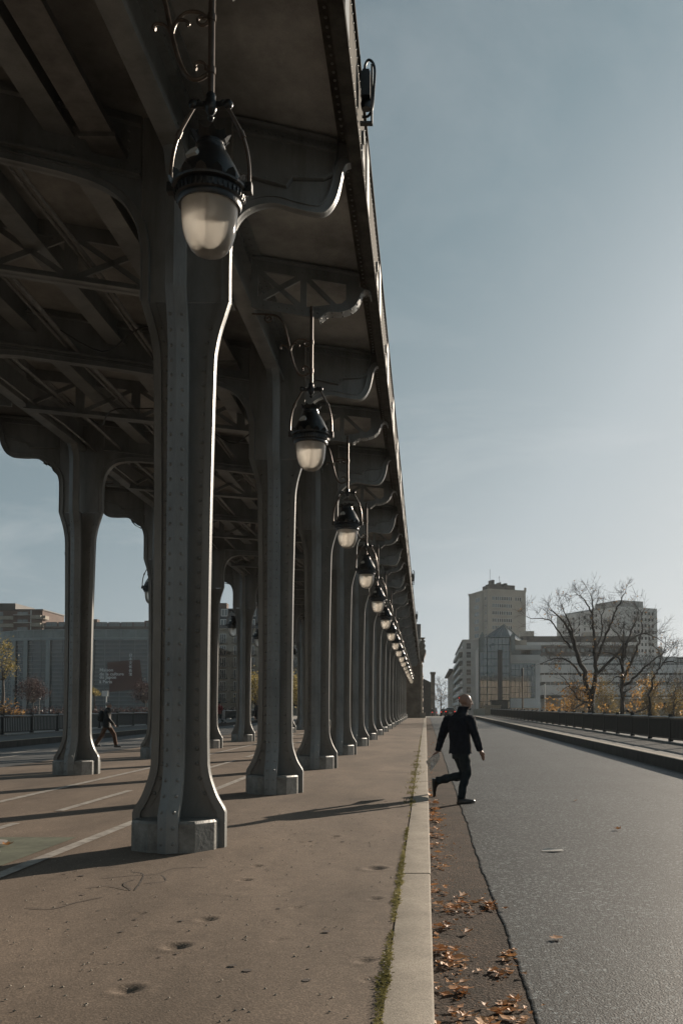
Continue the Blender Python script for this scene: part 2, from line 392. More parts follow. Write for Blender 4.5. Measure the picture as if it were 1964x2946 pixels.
# road paint
def paint(name, x0, x1, ya, yb, off, m):
    mb = MB(); mb.add([(x0, ya, gz(ya)+off), (x1, ya, gz(ya)+off), (x1, yb, gz(yb)+off), (x0, yb, gz(yb)+off)], [(0,1,2,3)])
    return tag(mb.build(name, m, None, 0), kind='structure')
paint('lane_line', -3.57, -3.44, 6.0, 110, .008, M['paint'])
paint('lane_line', -6.25, -6.12, 6.0, 110, .008, M['paint'])
y = 8.4
while y < 90:
    paint('lane_dash', -4.92, -4.80, y, y + 3.05, .008, M['paint']); y += 4.4
paint('green_patch', -4.72, -3.70, 8.3, 10.25, .006, M['green'])
mb = MB()
for cx, cy, rx, ry in ((-4.42, 9.75, .16, .30), (-4.33, 9.1, .3, .32), (-4.62, 9.45, .12, .5)):
    n = 20; g = [(cx + rx*math.cos(2*PI*k/n), cy + ry*math.sin(2*PI*k/n)) for k in range(n)]
    mb.add([(a, b, gz(b) + .010) for a, b in g], [tuple(range(n))])
tag(mb.build('lane_symbol', M['paint'], None, 0), kind='structure')
for i in range(9):
    paint('road_dash', -13.6, -13.45, 27 + i*4.5, 29.2 + i*4.5, -.142, M['paint'])
    paint('road_dash', -12.72, -12.57, 28 + i*4.5, 30.2 + i*4.5, -.142, M['paint'])
paint('road_stop_line', 1.0, 5.5, 62, 62.25, -.128, M['paint'])
# banks and river
mb = MB(); ZB = gz(YEND) - .16
mb.add([(-2500, YEND+1, ZB), (2500, YEND+1, ZB), (2500, 4000, ZB), (-2500, 4000, ZB), (-2500, YEND+1, -9), (2500, YEND+1, -9)], [(0,1,2,3), (0,4,5,1)])
tag(mb.build('ground', M['ground'], None, 0), kind='structure')
mb = MB(); mb.add([(-2500, -400, -7.5), (2500, -400, -7.5), (2500, YEND+1.2, -7.5), (-2500, YEND+1.2, -7.5)], [(0,1,2,3)])
tag(mb.build('river_water', M['water'], None, 0), kind='structure')
mb = MB(); mb.box(10.5, 160, 62, YEND+.9, -8.5, -1.2); mb.box(-220, -20, 78, YEND+.9, -8.5, -.9)
tag(mb.build('quay', M['ground'], None), kind='structure')
mb = MB(); mb.box(-18.9, 9.2, -12, YEND + .9, -2.2, -.42)
tag(mb.build('bridge_deck', M['stone'], None), kind='structure')

# ---------------------------------------------------------------- iron columns
XR, XL, YC, SP, KS = -2.44, -7.17, 9.58, 6.0, .38
ZT = 5.53
prof = smooth_pts([(.286,.82,0),(.277,1.25,0),(.276,2.1,0),(.285,3.3,0),(.299,4.2,0),(.312,4.85,0),(.330,5.04,0),(.365,5.21,0),(.41,5.36,0),(.452,5.50,0)], 4)
low = [(.462,0),(.462,.345),(.452,.375)] + [(p.x, p.y) for p in smooth_pts([(.44,.40,0),(.385,.49,0),(.345,.585,0),(.305,.71,0),(.286,.82,0)], 4)]
ARM = low + [(p.x, p.y) for p in prof[1:]]
T, HB = .080, .098
def arm_rings(path, a, taper=None):
    ca, sa = math.cos(a), math.sin(a); rings = []
    for i, (r, z) in enumerate(path):
        i0, i1 = max(i-1, 0), min(i+1, len(path)-1)
        tx, tz = path[i1][0]-path[i0][0], path[i1][1]-path[i0][1]
        l = math.hypot(tx, tz) or 1; nx, nz = tz/l, -tx/l
        ring = []
        sd_ = abs(ca) > .5
        for d, v in (((-T,-.052),(-.004,-.052),(.002,0),(-.004,.052),(-T,.052)) if sd_ else ((-T,-HB),(-.016,-HB),(.046,0),(-.016,HB),(-T,HB))):
            u, w = r + nx*d, z + nz*d
            ring.append((u*ca - v*sa, u*sa + v*ca, w))
        rings.append(ring)
    return rings
def rad_at(z):
    for (r0, z0), (r1, z1) in zip(ARM, ARM[1:]):
        if z0 <= z <= z1 and z1 > z0: return r0 + (r1-r0)*(z-z0)/(z1-z0)
    return ARM[-1][0]
BEND = [(.452, 5.9), (.452, 6.30), (.458, 6.48), (.48, 6.62), (.53, 6.74), (.62, 6.82), (.76, 6.86)]
root = thing('iron_column', 'riveted grey iron column nearest the viewer in the kerb-side row', 'column', (XR, YC, gz(YC)), 0, 'riveted columns under the viaduct')
for q in range(4):
    a = q * PI/2; ca, sa = math.cos(a), math.sin(a)
    path = list(ARM) + (BEND if q % 2 else [])
    mb = MB(); mb.loft(arm_rings(path, a))
    fl = mb.build('flange', M['iron'], root, 30)
    rv = MB(); z = .09
    P3 = lambda u, v, w: (u*ca - v*sa, u*sa + v*ca, w)
    while z < 5.38:
        r = rad_at(z)
        for v in ((-.058, .058) if q % 2 else ()):
            s_ = 1 if v > 0 else -1
            rv.rivet(P3(r + .009, v, z), P3(1, s_*.63, 0), .021)
        if z > .45:
            for s_ in (-1, 1):
                rv.rivet(P3(r - T - .036, s_*.021, z), P3(0, s_, 0), .023)
        z += .147
    rv.build('rivet_pattern', M['iron'], fl, 60)
    mb = MB(); rings = []; rs = []
    for r, z in ARM:
        rings.append([P3(0, -.011, z), P3(r-T+.002, -.011, z), P3(r-T+.002, .011, z), P3(0, .011, z)])
        if z > .38: rs.append([P3(r-T-.070, -.021, z), P3(r-T+.001, -.021, z), P3(r-T+.001, .021, z), P3(r-T-.070, .021, z)])
    mb.loft(rings); mb.loft(rs)
    mb.build('web_plate', M['iron'], root, 30)
mb = MB(); qd = [(.10, -.432), (.25, -.402), (.388, -.205), (.40, -.10)]
pts = []
for q in range(4):
    a = q*PI/2; ca, sa = math.cos(a), math.sin(a)
    pts += [(x*ca - y*sa, x*sa + y*ca) for x, y in qd]
mb.loft([[(x*f, y*f, z) for x, y in pts] for f, z in ((1, -.25), (1, .268), (.965, .292), (.5, .297))])
mb.build('plinth', M['plinth'], root, 25)
COLUMNS = [root]
NCOL = 17
for k in range(1, NCOL):
    y = YC + SP*k
    c = dup(root, (XR, y, gz(y)), 'riveted grey iron column, %s from the viewer in the kerb-side row' % ORD[k]); c.scale = (1, 1, (ZT - gz(y)) / (ZT - gz(YC)))
YL = YC + KS*(XL - XR)
for k in range(0, NCOL):
    y = YL + SP*k
    if y < 8: continue
    c = dup(root, (XL, y, gz(y)), 'riveted grey iron column, %s from the viewer in the bicycle-lane row' % ORD[k]); c.scale = (1, 1, (ZT - gz(y)) / (ZT - gz(YC)))

# ---------------------------------------------------------------- the viaduct deck
VD = thing('metro_viaduct', 'elevated iron metro viaduct with riveted girders and curved brackets', 'viaduct', (0, 0, 0))
ZS = 7.53; XM = (XR + XL) / 2
Y0, Y1 = -9.0, 112.5
XE = -.69                                            # outer fascia
def mir(x): return 2*XM - x
KB = (KS*(XR - XL)) / (XR - XL - .92)
def fy(X, k=0):
    if X > XR + .46: d = KS*(X - XR - .46)
    elif X > XR - .46: d = 0
    elif X > XL + .46: d = KB*(X - XR + .46)
    elif X > XL - .46: d = KS*(XL - XR)
    else: d = KS*(XL - XR) + KS*(X - XL + .46)
    return YC + SP*k + d
def fl_(X): return YC + KS*(X + 2.2)
# soffit plates
mb = MB(); mb.box(mir(-.80), -.80, Y0, Y1, ZS, ZS + .35)
mb.build('soffit', M['soffit'], VD)
for sgn in (1, -1):
    fx = (lambda x: x) if sgn > 0 else mir
    mb = MB()
    def bx(a, b, *r): a, b = fx(a), fx(b); mb.box(min(a, b), max(a, b), *r)
    bx(XE - .012, XE, Y0, Y1, 7.31, 8.02)             # fascia plate
    bx(-.80, XE + .012, Y0, Y1, 7.28, 7.309)          # bottom flange
    bx(-.82, XE + .03, Y0, Y1, 8.02, 8.06)            # top lip
    bx(-.815, -.801, Y0, Y1, 7.285, ZS - .002)
    bx(-.93, -.816, Y0, Y1, ZS - .022, ZS - .001)     # riveted angle under the soffit
    fa = mb.build('fascia', M['fascia'], VD)
    rv = MB()
    if sgn > 0:
        y = 2.0
        while y < 60:
            rv.rivet((-.875, y, ZS - .022), (0, 0, -1), .017)
            rv.rivet((XE, y, 7.40), (1, 0, 0), .014); rv.rivet((XE, y + .06, 7.95), (1, 0, 0), .014)
            y += .12
        for k in range(-1, 34):
            yb = fy(-.7, 0) + 3*k
            n = 14; vs = [(XE + dx, yb + .07*math.cos(2*PI*i/n), 7.62 + .07*math.sin(2*PI*i/n)) for dx in (0, .03) for i in range(n)]
            rv.add(vs, [(i, (i+1) % n, (i+1) % n + n, i + n) for i in range(n)] + [tuple(range(n, 2*n))])
            rv.box(XE, XE + .016, yb + .7, yb + 1.1, 7.315, 8.02)
            rv.box(XE, XE + .022, yb - .12, yb + .12, 7.315, 7.48)
        rv.build('rivet_pattern', M['iron'], fa, 50)
# longitudinal girders over both column rows
for X in (XR, XL):
    mb = MB()
    mb.box(X - .012, X + .012, Y0, Y1, 6.90, ZS)
    mb.loft([[(X - .105, y, 6.955), (X - .105, y, 6.885), (X, y, 6.862), (X + .105, y, 6.885), (X + .105, y, 6.955)] for y in (Y0, Y1)])
    mb.box(X - .10, X + .10, Y0, Y1, ZS - .12, ZS - .001)
    mb.box(X + .10, X + .24, Y0, Y1, ZS - .03, ZS - .001); mb.box(X - .24, X - .10, Y0, Y1, ZS - .03, ZS - .001)
    g = mb.build('girder', M['iron'], VD)
    rv = MB(); y = 2.0
    while y < 45:
        for s_ in (-1, 1):
            rv.rivet((X + s_*.17, y, ZS - .03), (0, 0, -1), .017)
            rv.rivet((X + s_*.10, y, ZS - .06), (s_, 0, 0), .015)
        y += .15
    rv.build('rivet_pattern', M['iron'], g, 50)
for X in (-3.62, -4.80, -5.98):
    mb = MB(); mb.box(X - .01, X + .01, Y0, Y1, 7.16, ZS - .002); mb.box(X - .13, X + .13, Y0, Y1, 7.13, 7.16)
    mb.build('stringer', M['iron'], VD)
# profile shapes in the oblique frame planes: p = (X, Z)
BR = smooth_pts([(-1.99,5.585,0),(-1.99,6.02,0),(-1.975,6.28,0),(-1.89,6.49,0),(-1.75,6.62,0),(-1.565,6.687,0),(-1.35,6.672,0),(-1.135,6.672,0),
                 (-1.03,6.73,0),(-.955,6.86,0),(-.915,7.0,0),(-.885,7.16,0),(-.85,7.255,0),(-.802,7.285,0)], 5)
BR = [(p.x, p.y) for p in BR]
LT = [(p.x, p.y) for p in smooth_pts([(-1.46,6.77,0),(-1.40,6.83,0),(-1.33,6.885,0),(-1.2,6.905,0),(-1.08,6.955,0),(-.985,7.03,0),(-.935,7.12,0),(-.905,7.21,0),(-.85,7.275,0),(-.775,7.262,0),(-.755,7.20,0)], 5)]
def channel(mb, path, fn, half, sgn=1):
    """a flange plate of breadth 2*half following path, with a raised lip on either edge; fn maps ((X,Z), t) to 3D"""
    for (d0, d1, hf) in ((-.012, 0, half), (-.075, -.012, half - .022), (-.087, -.075, half)):
        rings = []
        for i, p in enumerate(path):
            a, b = path[max(i-1, 0)], path[min(i+1, len(path)-1)]
            tx, tz = b[0]-a[0], b[1]-a[1]; l = math.hypot(tx, tz) or 1; nx, nz = tz/l, -tx/l
            o = lambda d: (p[0] + nx*d*sgn, p[1] + nz*d*sgn)
            rings.append([fn(o(d0), -hf), fn(o(d1), -hf), fn(o(d1), hf), fn(o(d0), hf)])
        mb.loft(rings)
STEP = [(-1.97,6.93),(-1.45,6.885),(-1.39,6.985),(-1.08,7.045),(-.985,7.11),(-.955,7.33),(-.94,7.36)]
def make_frame(side):
    fx = (lambda x: x) if side > 0 else mir
    fn = lambda p, t: (fx(p[0]), fy(fx(p[0]), 0) + t, p[1])
    out = []
    # solid bracket
    mb = MB(); mb.prism([(-1.975, 6.2)] + [q_ for q_ in BR if q_[0] > -1.965] + [(-.80, ZS-.003), (-1.975, ZS-.003)], fn, -.011, .011)
    mb.prism([(-1.99, 5.585), (-1.99, ZS-.003), (XR, ZS-.003), (XR, 5.585)], fn, -.011, .011)
    mb.prism(STEP + [(-.94, ZS-.004), (-1.97, ZS-.004)], fn, -.034, .034)
    mb.prism([(-1.97, 7.36), (-.94, 7.36), (-.94, 7.385), (-1.97, 7.385)], fn, -.085, .085)
    mb.prism([(-1.97, 7.47), (-.94, 7.47), (-.94, 7.50), (-1.97, 7.50)], fn, -.10, .10)
    for (a, b), (c, d) in zip(STEP, STEP[1:]): mb.prism([(a, b), (c, d), (c-.004, d+.022), (a-.004, b+.022)], fn, -.085, .085)
    rv = MB()
    n_ = 16
    for i in range(n_):
        X = -1.94 + .96*i/(n_-1)
        for s_ in (-1, 1): rv.rivet(fn((X, 7.43), s_*.034), (0, s_, 0), .019)
    for (a, b), (c, d) in zip(STEP, STEP[1:]):
        l = math.hypot(c-a, d-b); n_ = max(1, round(l/.13))
        for i in range(n_):
            t = (i+.5)/n_
            for s_ in (-1, 1): rv.rivet(fn((a+(c-a)*t - .01, b+(d-b)*t+.045), s_*.034), (0, s_, 0), .018)
    fl = MB(); channel(fl, BR, fn, .058)
    out.append(('solid_bracket', mb.mesh('solid_bracket', M['iron']), [('bracket_flange', fl.mesh('bracket_flange', M['iron'], 40)), ('rivet_pattern', rv.mesh('rivet_pattern', M['iron'], 60))]))
    # lattice bracket
    fn2 = lambda p, t: (fx(p[0]), fl_(fx(p[0])) + 3 + t, p[1])
    mb = MB(); A = .022
    def q(pts, t=A): mb.prism(pts, fn2, -t, t)
    def dg(a, b, w=.035):
        l = math.hypot(b[0]-a[0], b[1]-a[1]); nx, nz = -(b[1]-a[1])/l*w, (b[0]-a[0])/l*w
        q([(a[0]+nx, a[1]+nz), (b[0]+nx, b[1]+nz), (b[0]-nx, b[1]-nz), (a[0]-nx, a[1]-nz)], .017)
    q([(-2.32, 7.33), (-.92, 7.33), (-.92, ZS-.004), (-2.32, ZS-.004)])
    q([(-2.32, 6.81), (-1.42, 6.80), (-1.33, 6.91), (-1.2, 6.935), (-1.6, 6.93), (-2.32, 6.93)])
    q([(-2.32, 6.93), (-2.24, 6.93), (-2.24, 7.33), (-2.32, 7.33)])
    q([(-1.70, 6.93), (-1.62, 6.93), (-1.62, 7.33), (-1.70, 7.33)])
    q([(-1.6, 6.93), (-1.33, 6.91), (-1.2, 6.935), (-1.08, 6.985), (-.985, 7.06), (-.935, 7.15), (-.905, 7.24), (-.85, 7.30), (-.90, 7.33), (-1.10, 7.33), (-1.10, 7.12), (-1.16, 7.05), (-1.35, 7.0)])
    dg((-2.24, 6.93), (-1.70, 7.33)); dg((-2.24, 7.33), (-1.70, 6.93)); dg((-1.62, 7.33), (-1.2, 6.97))
    q([(-2.3, 7.47), (-.93, 7.47), (-.93, 7.50), (-2.3, 7.50)], .09)
    rv = MB()
    for i in range(14):
        X = -2.26 + 1.28*i/13
        for s_ in (-1, 1):
            rv.rivet(fn2((X, 7.40), s_*A), (0, s_, 0), .018)
            if X < -1.4: rv.rivet(fn2((X, 6.87), s_*A), (0, s_, 0), .018)
    fl = MB(); rings = []
    for i, p in enumerate(LT):
        a, b = LT[max(i-1, 0)], LT[min(i+1, len(LT)-1)]; l = math.hypot(b[0]-a[0], b[1]-a[1]); nx, nz = (b[1]-a[1])/l, -(b[0]-a[0])/l
        rings.append([fn2((p[0]+nx*d, p[1]+nz*d), t) for d, t in ((0,-.10),(.014,-.10),(.014,.10),(0,.10))])
        if i % 5 == 2:
            for t in (-.065, .065): rv.rivet(fn2((p[0]+nx*.014, p[1]+nz*.014), t), (fx(1)-fx(0))*nx and ((fx(1)-fx(0))*nx, 0, nz) or (0, 0, -1), .018)
    fl.loft(rings)
    out.append(('lattice_bracket', mb.mesh('lattice_bracket', M['iron']), [('end_flange', fl.mesh('end_flange', M['iron'], 40)), ('rivet_pattern', rv.mesh('rivet_pattern', M['iron'], 60))]))
    return out
frames = make_frame(1) + make_frame(-1)
# beams between the two rows
fn = lambda p, t: (p[0], fy(p[0], 0) + t, p[1])
half = [(XR - .455, 5.585), (XR - .455, 5.98), (XR - .47, 6.22), (XR - .53, 6.44), (XR - .66, 6.61), (XR - .86, 6.70), (XR - 1.15, 6.735)]
half = [(p.x, p.y) for p in smooth_pts([(a, b, 0) for a, b in half], 4)]
arch = half + [(XM, 6.75)] + [(mir(x), z) for x, z in reversed(half)]
mb = MB(); mb.prism([(XR-.465, 6.2)] + [q_ for q_ in arch if XL + .475 < q_[0] < XR - .475] + [(XL+.465, 6.2), (XL+.465, ZS-.004), (XR-.465, ZS-.004)], fn, -.011, .011)
for xa in (XR, XL):
    s_ = -1 if xa == XR else 1; mb.prism([(xa + s_*.001, 5.585), (xa + s_*.001, ZS-.004), (xa + s_*.455, ZS-.004), (xa + s_*.455, 5.585)], fn, -.011, .011)
mb.prism([(XR-.47, 6.86), (XR-.47, ZS-.006), (XL+.47, ZS-.006), (XL+.47, 6.86)], fn, -.030, .030)
for z in (6.88, 7.40): mb.prism([(XR-.47, z), (XR-.47, z+.025), (XL+.47, z+.025), (XL+.47, z)], fn, -.10, .10)
rv = MB()
for i in range(28):
    X = XR - .52 - 3.69*i/27
    for s_ in (-1, 1):
        rv.rivet(fn((X, 6.95), s_*.030), (0, s_, 0), .018); rv.rivet(fn((X, 7.47), s_*.030), (0, s_, 0), .018)
for cx_ in (XR - .82, XL + .82):
    for i in range(4):
        for j in range(4):
            for s_ in (-1, 1): rv.rivet(fn((cx_ + .16*(i-1.5), 7.04 + .1*j), s_*.030), (0, s_, 0), .019)
fl = MB(); channel(fl, arch, fn, .070, -1)
frames.append(('transverse_beam', mb.mesh('transverse_beam', M['iron']), [('arch_flange', fl.mesh('arch_flange', M['iron'], 40)), ('rivet_pattern', rv.mesh('rivet_pattern', M['iron'], 60))]))
fn2 = lambda p, t: (p[0], fl_(p[0]) + 3 + t, p[1])
mb = MB()
def q(pts, t=.022): mb.prism(pts, fn2, -t, t)
q([(XR-.1, 7.34), (XR-.1, ZS-.004), (XL+.1, ZS-.004), (XL+.1, 7.34)]); q([(XR-.1, 6.78), (XR-.1, 6.88), (XL+.1, 6.88), (XL+.1, 6.78)])
q([(XR-.1, 6.78), (XR-.1, 6.80), (XL+.1, 6.80), (XL+.1, 6.78)], .11)
for i in range(5):
    a = XR - .12 - i*.90; b = a - .88
    q([(a, 6.88), (a, 7.34), (a-.14, 7.34), (a-.14, 6.88)])
    for (u, v) in (((a-.14, 6.88), (b, 7.34)), ((a-.14, 7.34), (b, 6.88))):
        l = math.hypot(v[0]-u[0], v[1]-u[1]); nx, nz = -(v[1]-u[1])/l*.035, (v[0]-u[0])/l*.035
        q([(u[0]+nx, u[1]+nz), (v[0]+nx, v[1]+nz), (v[0]-nx, v[1]-nz), (u[0]-nx, u[1]-nz)], .016)
frames.append(('lattice_beam', mb.mesh('lattice_beam', M['iron']), []))
for k in range(-2, NCOL + 1):
    for nm, me, subs in frames:
        o = link(nm, me, VD); o.location = (0, SP*k, 0)
        for sn, sm in subs: link(sn, sm, o)
# trays, conduits and cables under the track
mb = MB()
for y in range(-6, 110, 3): mb.box(-3.36, -3.0, y, y + .05, 6.98, 7.02)
mb.box(-3.32, -3.04, Y0, Y1, 7.02, 7.03); mb.box(-3.33, -3.32, Y0, Y1, 7.02, 7.10); mb.box(-3.04, -3.03, Y0, Y1, 7.02, 7.10)
mb.build('cable_tray', M['galv'], VD)
for X, z, r in ((-4.2, 7.05, .03), (-4.28, 7.05, .022), (-5.3, 6.98, .035), (-5.42, 6.99, .02), (-6.4, 6.98, .03), (-6.9, 6.92, .024)):
    mb = MB(); mb.tube([(X + .02*math.sin(y*.7), y, z - .05*abs(math.sin(y*PI/6))) for y in [Y0 + i*1.5 for i in range(int((Y1-Y0)/1.5))]], r, 6)
    mb.build('conduit', M['galv'], VD)
for (xa, xb, yy) in ((-5.4, -3.1, 13.4), (-4.3, -2.6, 18.2), (-6.4, -5.0, 17.0)):
    mb = MB(); mb.tube([(xa + (xb-xa)*i/14, yy + .5*math.sin(i*.5), 7.0 - .35*math.sin(PI*i/14)) for i in range(15)], .012, 5)
    mb.build('cable', M['cableblack'], VD)

# ---------------------------------------------------------------- pendant lamps
def lamp_root(side):
    s = 1 if side > 0 else -1
    o = thing('pendant_lamp', '', 'lamp', (0, 0, 0), 0, 'pendant lamps under the viaduct')
    n = 32
    mb = MB(); mb.lathe([(.003,0),(.05,.004),(.095,.02),(.13,.05),(.16,.10),(.182,.17),(.193,.25),(.198,.33),(.2,.40)], n); g = mb.build('globe', M['globe'], o, 60)
    mb = MB(); mb.lathe([(.0,.30),(.03,.305),(.045,.34),(.045,.40)], 12); mb.lathe([(.17,.395),(.185,.352),(.178,.350),(.168,.392)], n)
    mb.build('bulb_holder', M['galv'], o, 50)
    mb = MB()
    mb.lathe([(.196,.36),(.215,.355),(.225,.375),(.222,.395),(.238,.405),(.243,.445),(.236,.465),(.262,.475),(.265,.49),(.25,.498),(.24,.515),(.212,.585),(.178,.66),(.138,.73),(.105,.775),(.105,.785),(.105,.80),(.093,.81),(.092,.83),(.11,.85),(.12,.87),(.10,.868),(.07,.86),(.0,.87)], n)
    for i in range(16):                                  # cast leaf cresting on the rim and the neck
        a = 2*PI*i/16; c_, s_ = math.cos(a), math.sin(a); t_ = Vector((-s_, c_, 0)); e = Vector((c_, s_, 0))
        b = e*.258 + Vector((0,0,.485))
        mb.add([b - t_*.042, b + t_*.042, b + e*.022 + Vector((0,0,.032)) + t_*.03, b + e*.035 + Vector((0,0,.05)), b + e*.022 + Vector((0,0,.032)) - t_*.03, b - e*.02 + Vector((0,0,.02))],
               [(0,1,2,3,4), (1,0,5), (2,1,5), (3,2,5), (4,3,5), (0,4,5)])
    for i in range(10):
        a = 2*PI*i/10; c_, s_ = math.cos(a), math.sin(a); t_ = Vector((-s_, c_, 0)); e = Vector((c_, s_, 0))
        b = e*.108 + Vector((0,0,.84))
        mb.add([b - t_*.032, b + t_*.032, b + e*.022 + Vector((0,0,.030)) + t_*.02, b + e*.04 + Vector((0,0,.046)), b + e*.022 + Vector((0,0,.030)) - t_*.02, b - e*.02 + Vector((0,0,.03))],
               [(0,1,2,3,4), (1,0,5), (2,1,5), (3,2,5), (4,3,5), (0,4,5)])
    for sx in (-1, 1): mb.box(sx*.27-.03, sx*.27+.03, -.03, .03, .46, .53)
    h = mb.build('hood', M['lampblack'], o, 40)
    a0 = R(-118); e = Vector((math.cos(a0), math.sin(a0), 0)); t_ = Vector((-e.y, e.x, 0)); sl = Vector((0,0,1))*.86 - e*.5; c_ = e*.192 + Vector((0,0,.66)); mb = MB(); nn = e*.86 + Vector((0,0,.5))
    ov = [c_ + t_*.05*math.cos(2*PI*k/14) + sl*.05*max(math.sin(2*PI*k/14), -.45) for k in range(14)]
    mb.add([p + nn*.004 for p in ov] + [p - nn*.03 for p in ov], [tuple(range(14))] + [(k, (k+1) % 14, (k+1) % 14 + 14, k + 14) for k in range(14)]); mb.build('peep_glass', M['globe2'], h, 30)
    mb = MB()
    for i in range(40):
        a = 2*PI*i/40; mb.bar((.242*math.cos(a), .242*math.sin(a), .408), (.246*math.cos(a), .246*math.sin(a), .445), .012, .010)
    mb.build('groove_pattern', M['lampblack'], h, 0)
    for sx in (-1, 1):
        mb = MB(); p = smooth_pts([(sx*.276,0,.50),(sx*.278,0,.62),(sx*.262,0,.76),(sx*.225,0,.89),(sx*.165,0,1.01),(sx*.115,0,1.10)], 5)
        mb.tube(p, .0135, 8); mb.tube([p[14] , p[16]], .021, 8)
        mb.build('yoke', M['rodpaint'], o, 60)
    mb = MB(); mb.bar((-.12,0,1.105), (.12,0,1.105), .035, .04)
    for sx in (-1, 1): mb.ell((sx*.125, 0, 1.112), .034, .03, .038); mb.ell((sx*.085, 0, 1.125), .02, .02, .025)
    mb.lathe([(.0,.985),(.018,.995),(.024,1.015),(.012,1.03),(.032,1.05),(.045,1.085),(.045,1.125),(.033,1.15),(.036,1.17),(.03,1.19),(.022,1.2)], 12)
    mb.build('finial', M['lampblack'], o, 50)
    mb = MB(); mb.tube([(0,0,1.18), (0,0,2.24)], .024, 10)
    for z in (1.36, 1.75): mb.tube([(0,0,z-.025), (0,0,z+.025)], .031, 10)
    mb.build('rod', M['rodpaint'], o, 60)
    def spiral(c, r0, r1, a0, a1, n=18): return [(c[0] + (r0+(r1-r0)*i/n)*math.cos(a0+(a1-a0)*i/n), 0, c[1] + (r0+(r1-r0)*i/n)*math.sin(a0+(a1-a0)*i/n)) for i in range(n+1)]
    mb = MB()
    main = smooth_pts([(-.03,0,1.33),(-.10,0,1.295),(-.17,0,1.32),(-.225,0,1.42),(-.265,0,1.55),(-.30,0,1.70),(-.335,0,1.86),(-.38,0,2.0),(-.46,0,2.10),(-.55,0,2.13)], 5)
    mb.tube([(s*p[0], p[1], p[2]) for p in main], .017, 7)
    for sp in (spiral((-.575, 2.07), .062, .018, PI*.35, PI*3.1), spiral((-.09, 1.385), .055, .02, -PI*.1, PI*1.25),
               smooth_pts([(-.285,0,1.62),(-.255,0,1.72),(-.18,0,1.79),(-.09,0,1.79),(-.03,0,1.75)], 6), spiral((-.07, 1.735), .048, .016, 0, -PI*1.9),
               smooth_pts([(-.285,0,1.64),(-.25,0,1.72),(-.20,0,1.735),(-.165,0,1.71),(-.18,0,1.69)], 5),
               smooth_pts([(-.285,0,1.62),(-.33,0,1.69),(-.39,0,1.71),(-.42,0,1.68),(-.40,0,1.665)], 5)):
        mb.tube([(s*p[0], p[1], p[2]) for p in sp], .013, 7)
    mb.bar((s*-.55, 0, 2.13), (s*-.80, 0, 2.14), .02, .02)
    mb.build('scroll_bracket', M['rodpaint'], o, 60)
    return o
XLM = -1.53; ZG = 4.63
lr = lamp_root(1); lr.location = (XLM, 6.63, ZG); lr['label'] = 'big black pendant lamp with clear globe, hanging nearest the viewer'
for k in range(1, 17): dup(lr, (XLM, 6.63 + SP*k, ZG), 'black pendant lamp with pale globe, %s from the viewer along the kerb side' % ORD[k])
ll = lamp_root(-1); yl = 6.63 + KS*(mir(XLM) - XLM)
ll.location = (mir(XLM), yl + SP*3, ZG); ll['label'] = 'black pendant lamp, nearest of those on the bicycle-lane side'
for k in range(4, 12): dup(ll, (mir(XLM), yl + SP*k, ZG), 'black pendant lamp, %s of those on the bicycle-lane side' % ORD[k-3])

# floodlights clamped on the fascia
def floodlight(y, z, label):
    o = thing('floodlight', label, 'floodlight', (XE + .02, y, z), 0, 'floodlights on the outer edge of the viaduct')
    mb = MB(); mb.bar((.0,0,.05), (.13,0,.05), .06, .02); mb.bar((.12,0,.05), (.12,0,.66), .02, .06); mb.build('clamp', M['dark_iron'], o)
    mb = MB(); mb.box(.015, .11, -.13, .13, .27, .52); mb.box(.03, .10, -.10, .10, .52, .56); mb.lathe([(.0,.20),(.05,.20),(.06,.26),(.055,.28)], 10, (.065,0,0)); mb.build('housing', M['lampblack'], o)
    mb = MB(); mb.tube(smooth_pts([(.05,0,.56),(.05,0,.66),(.085,0,.72),(.13,0,.69),(.15,0,.60),(.14,0,.40),(.125,0,.22),(.085,0,.13),(.02,0,.12)], 5), .014, 6); mb.build('power_cable', M['cableblack'], o, 60)
floodlight(9.5, 7.37, 'black floodlight with looped cable on the viaduct edge, nearest the viewer')
floodlight(44.5, 7.37, 'small black floodlight on the viaduct edge, second from the viewer')
floodlight(62.5, 7.37, 'small black floodlight on the viaduct edge, farthest from the viewer')
# ---------------------------------------------------------------- railings
def railing(X, label, y0, y1, side):
    o = thing('railing', label, 'railing', (X, 0, 0))
    B = .155 if side > 0 else .095; P = 2.98 if side > 0 else 3.11; n = int((y1 - y0) / P)
    mb = MB(); mb.box(-.05, .05, -.05, .05, -.05, .88); mb.box(-.065, .065, -.065, .065, .86, .93); mb.box(-.07, .07, -.07, .07, 0, .10); pm = mb.mesh('post', M['rail'])
    mb = MB(); mb.box(-.022, .022, .05, P-.05, .10, .15); mb.box(-.022, .022, .05, P-.05, .76, .80)
    for i in range(17):
        yy = .05 + (P-.1)*(i+.5)/17; mb.box(-.016, .016, yy-.024, yy+.024, .14, .77)
    bm_ = mb.mesh('bar_panel', M['rail'])
    mb = MB(); mb.loft([[(-.055, y, .815), (.055, y, .815), (.06, y, .845), (.035, y, .872), (-.035, y, .872), (-.06, y, .845)] for y in (.068, P-.068)]); cm = mb.mesh('top_rail', M['railtop'])
    mb = MB()
    mb.loft([[(-.16, y, gz(y)-.3), (.16, y, gz(y)-.3), (.16, y, gz(y)+B+.05), (-.16, y, gz(y)+B+.05)] for y in [y0 + (y1-y0)*i/20 for i in range(21)]]); mb.build('base_kerb', M['plinth'], o)
    for i in range(n):
        y = y0 + i*P
        for nm, me in (('post', pm), ('bar_panel', bm_), ('top_rail', cm)):
            c = link(nm, me, o); c.location = (0, y, gz(y) + B + .03)
    return o
railing(8.22, 'long dark iron railing along the far pavement, under the bare trees', -6.5, 122.5, 1)
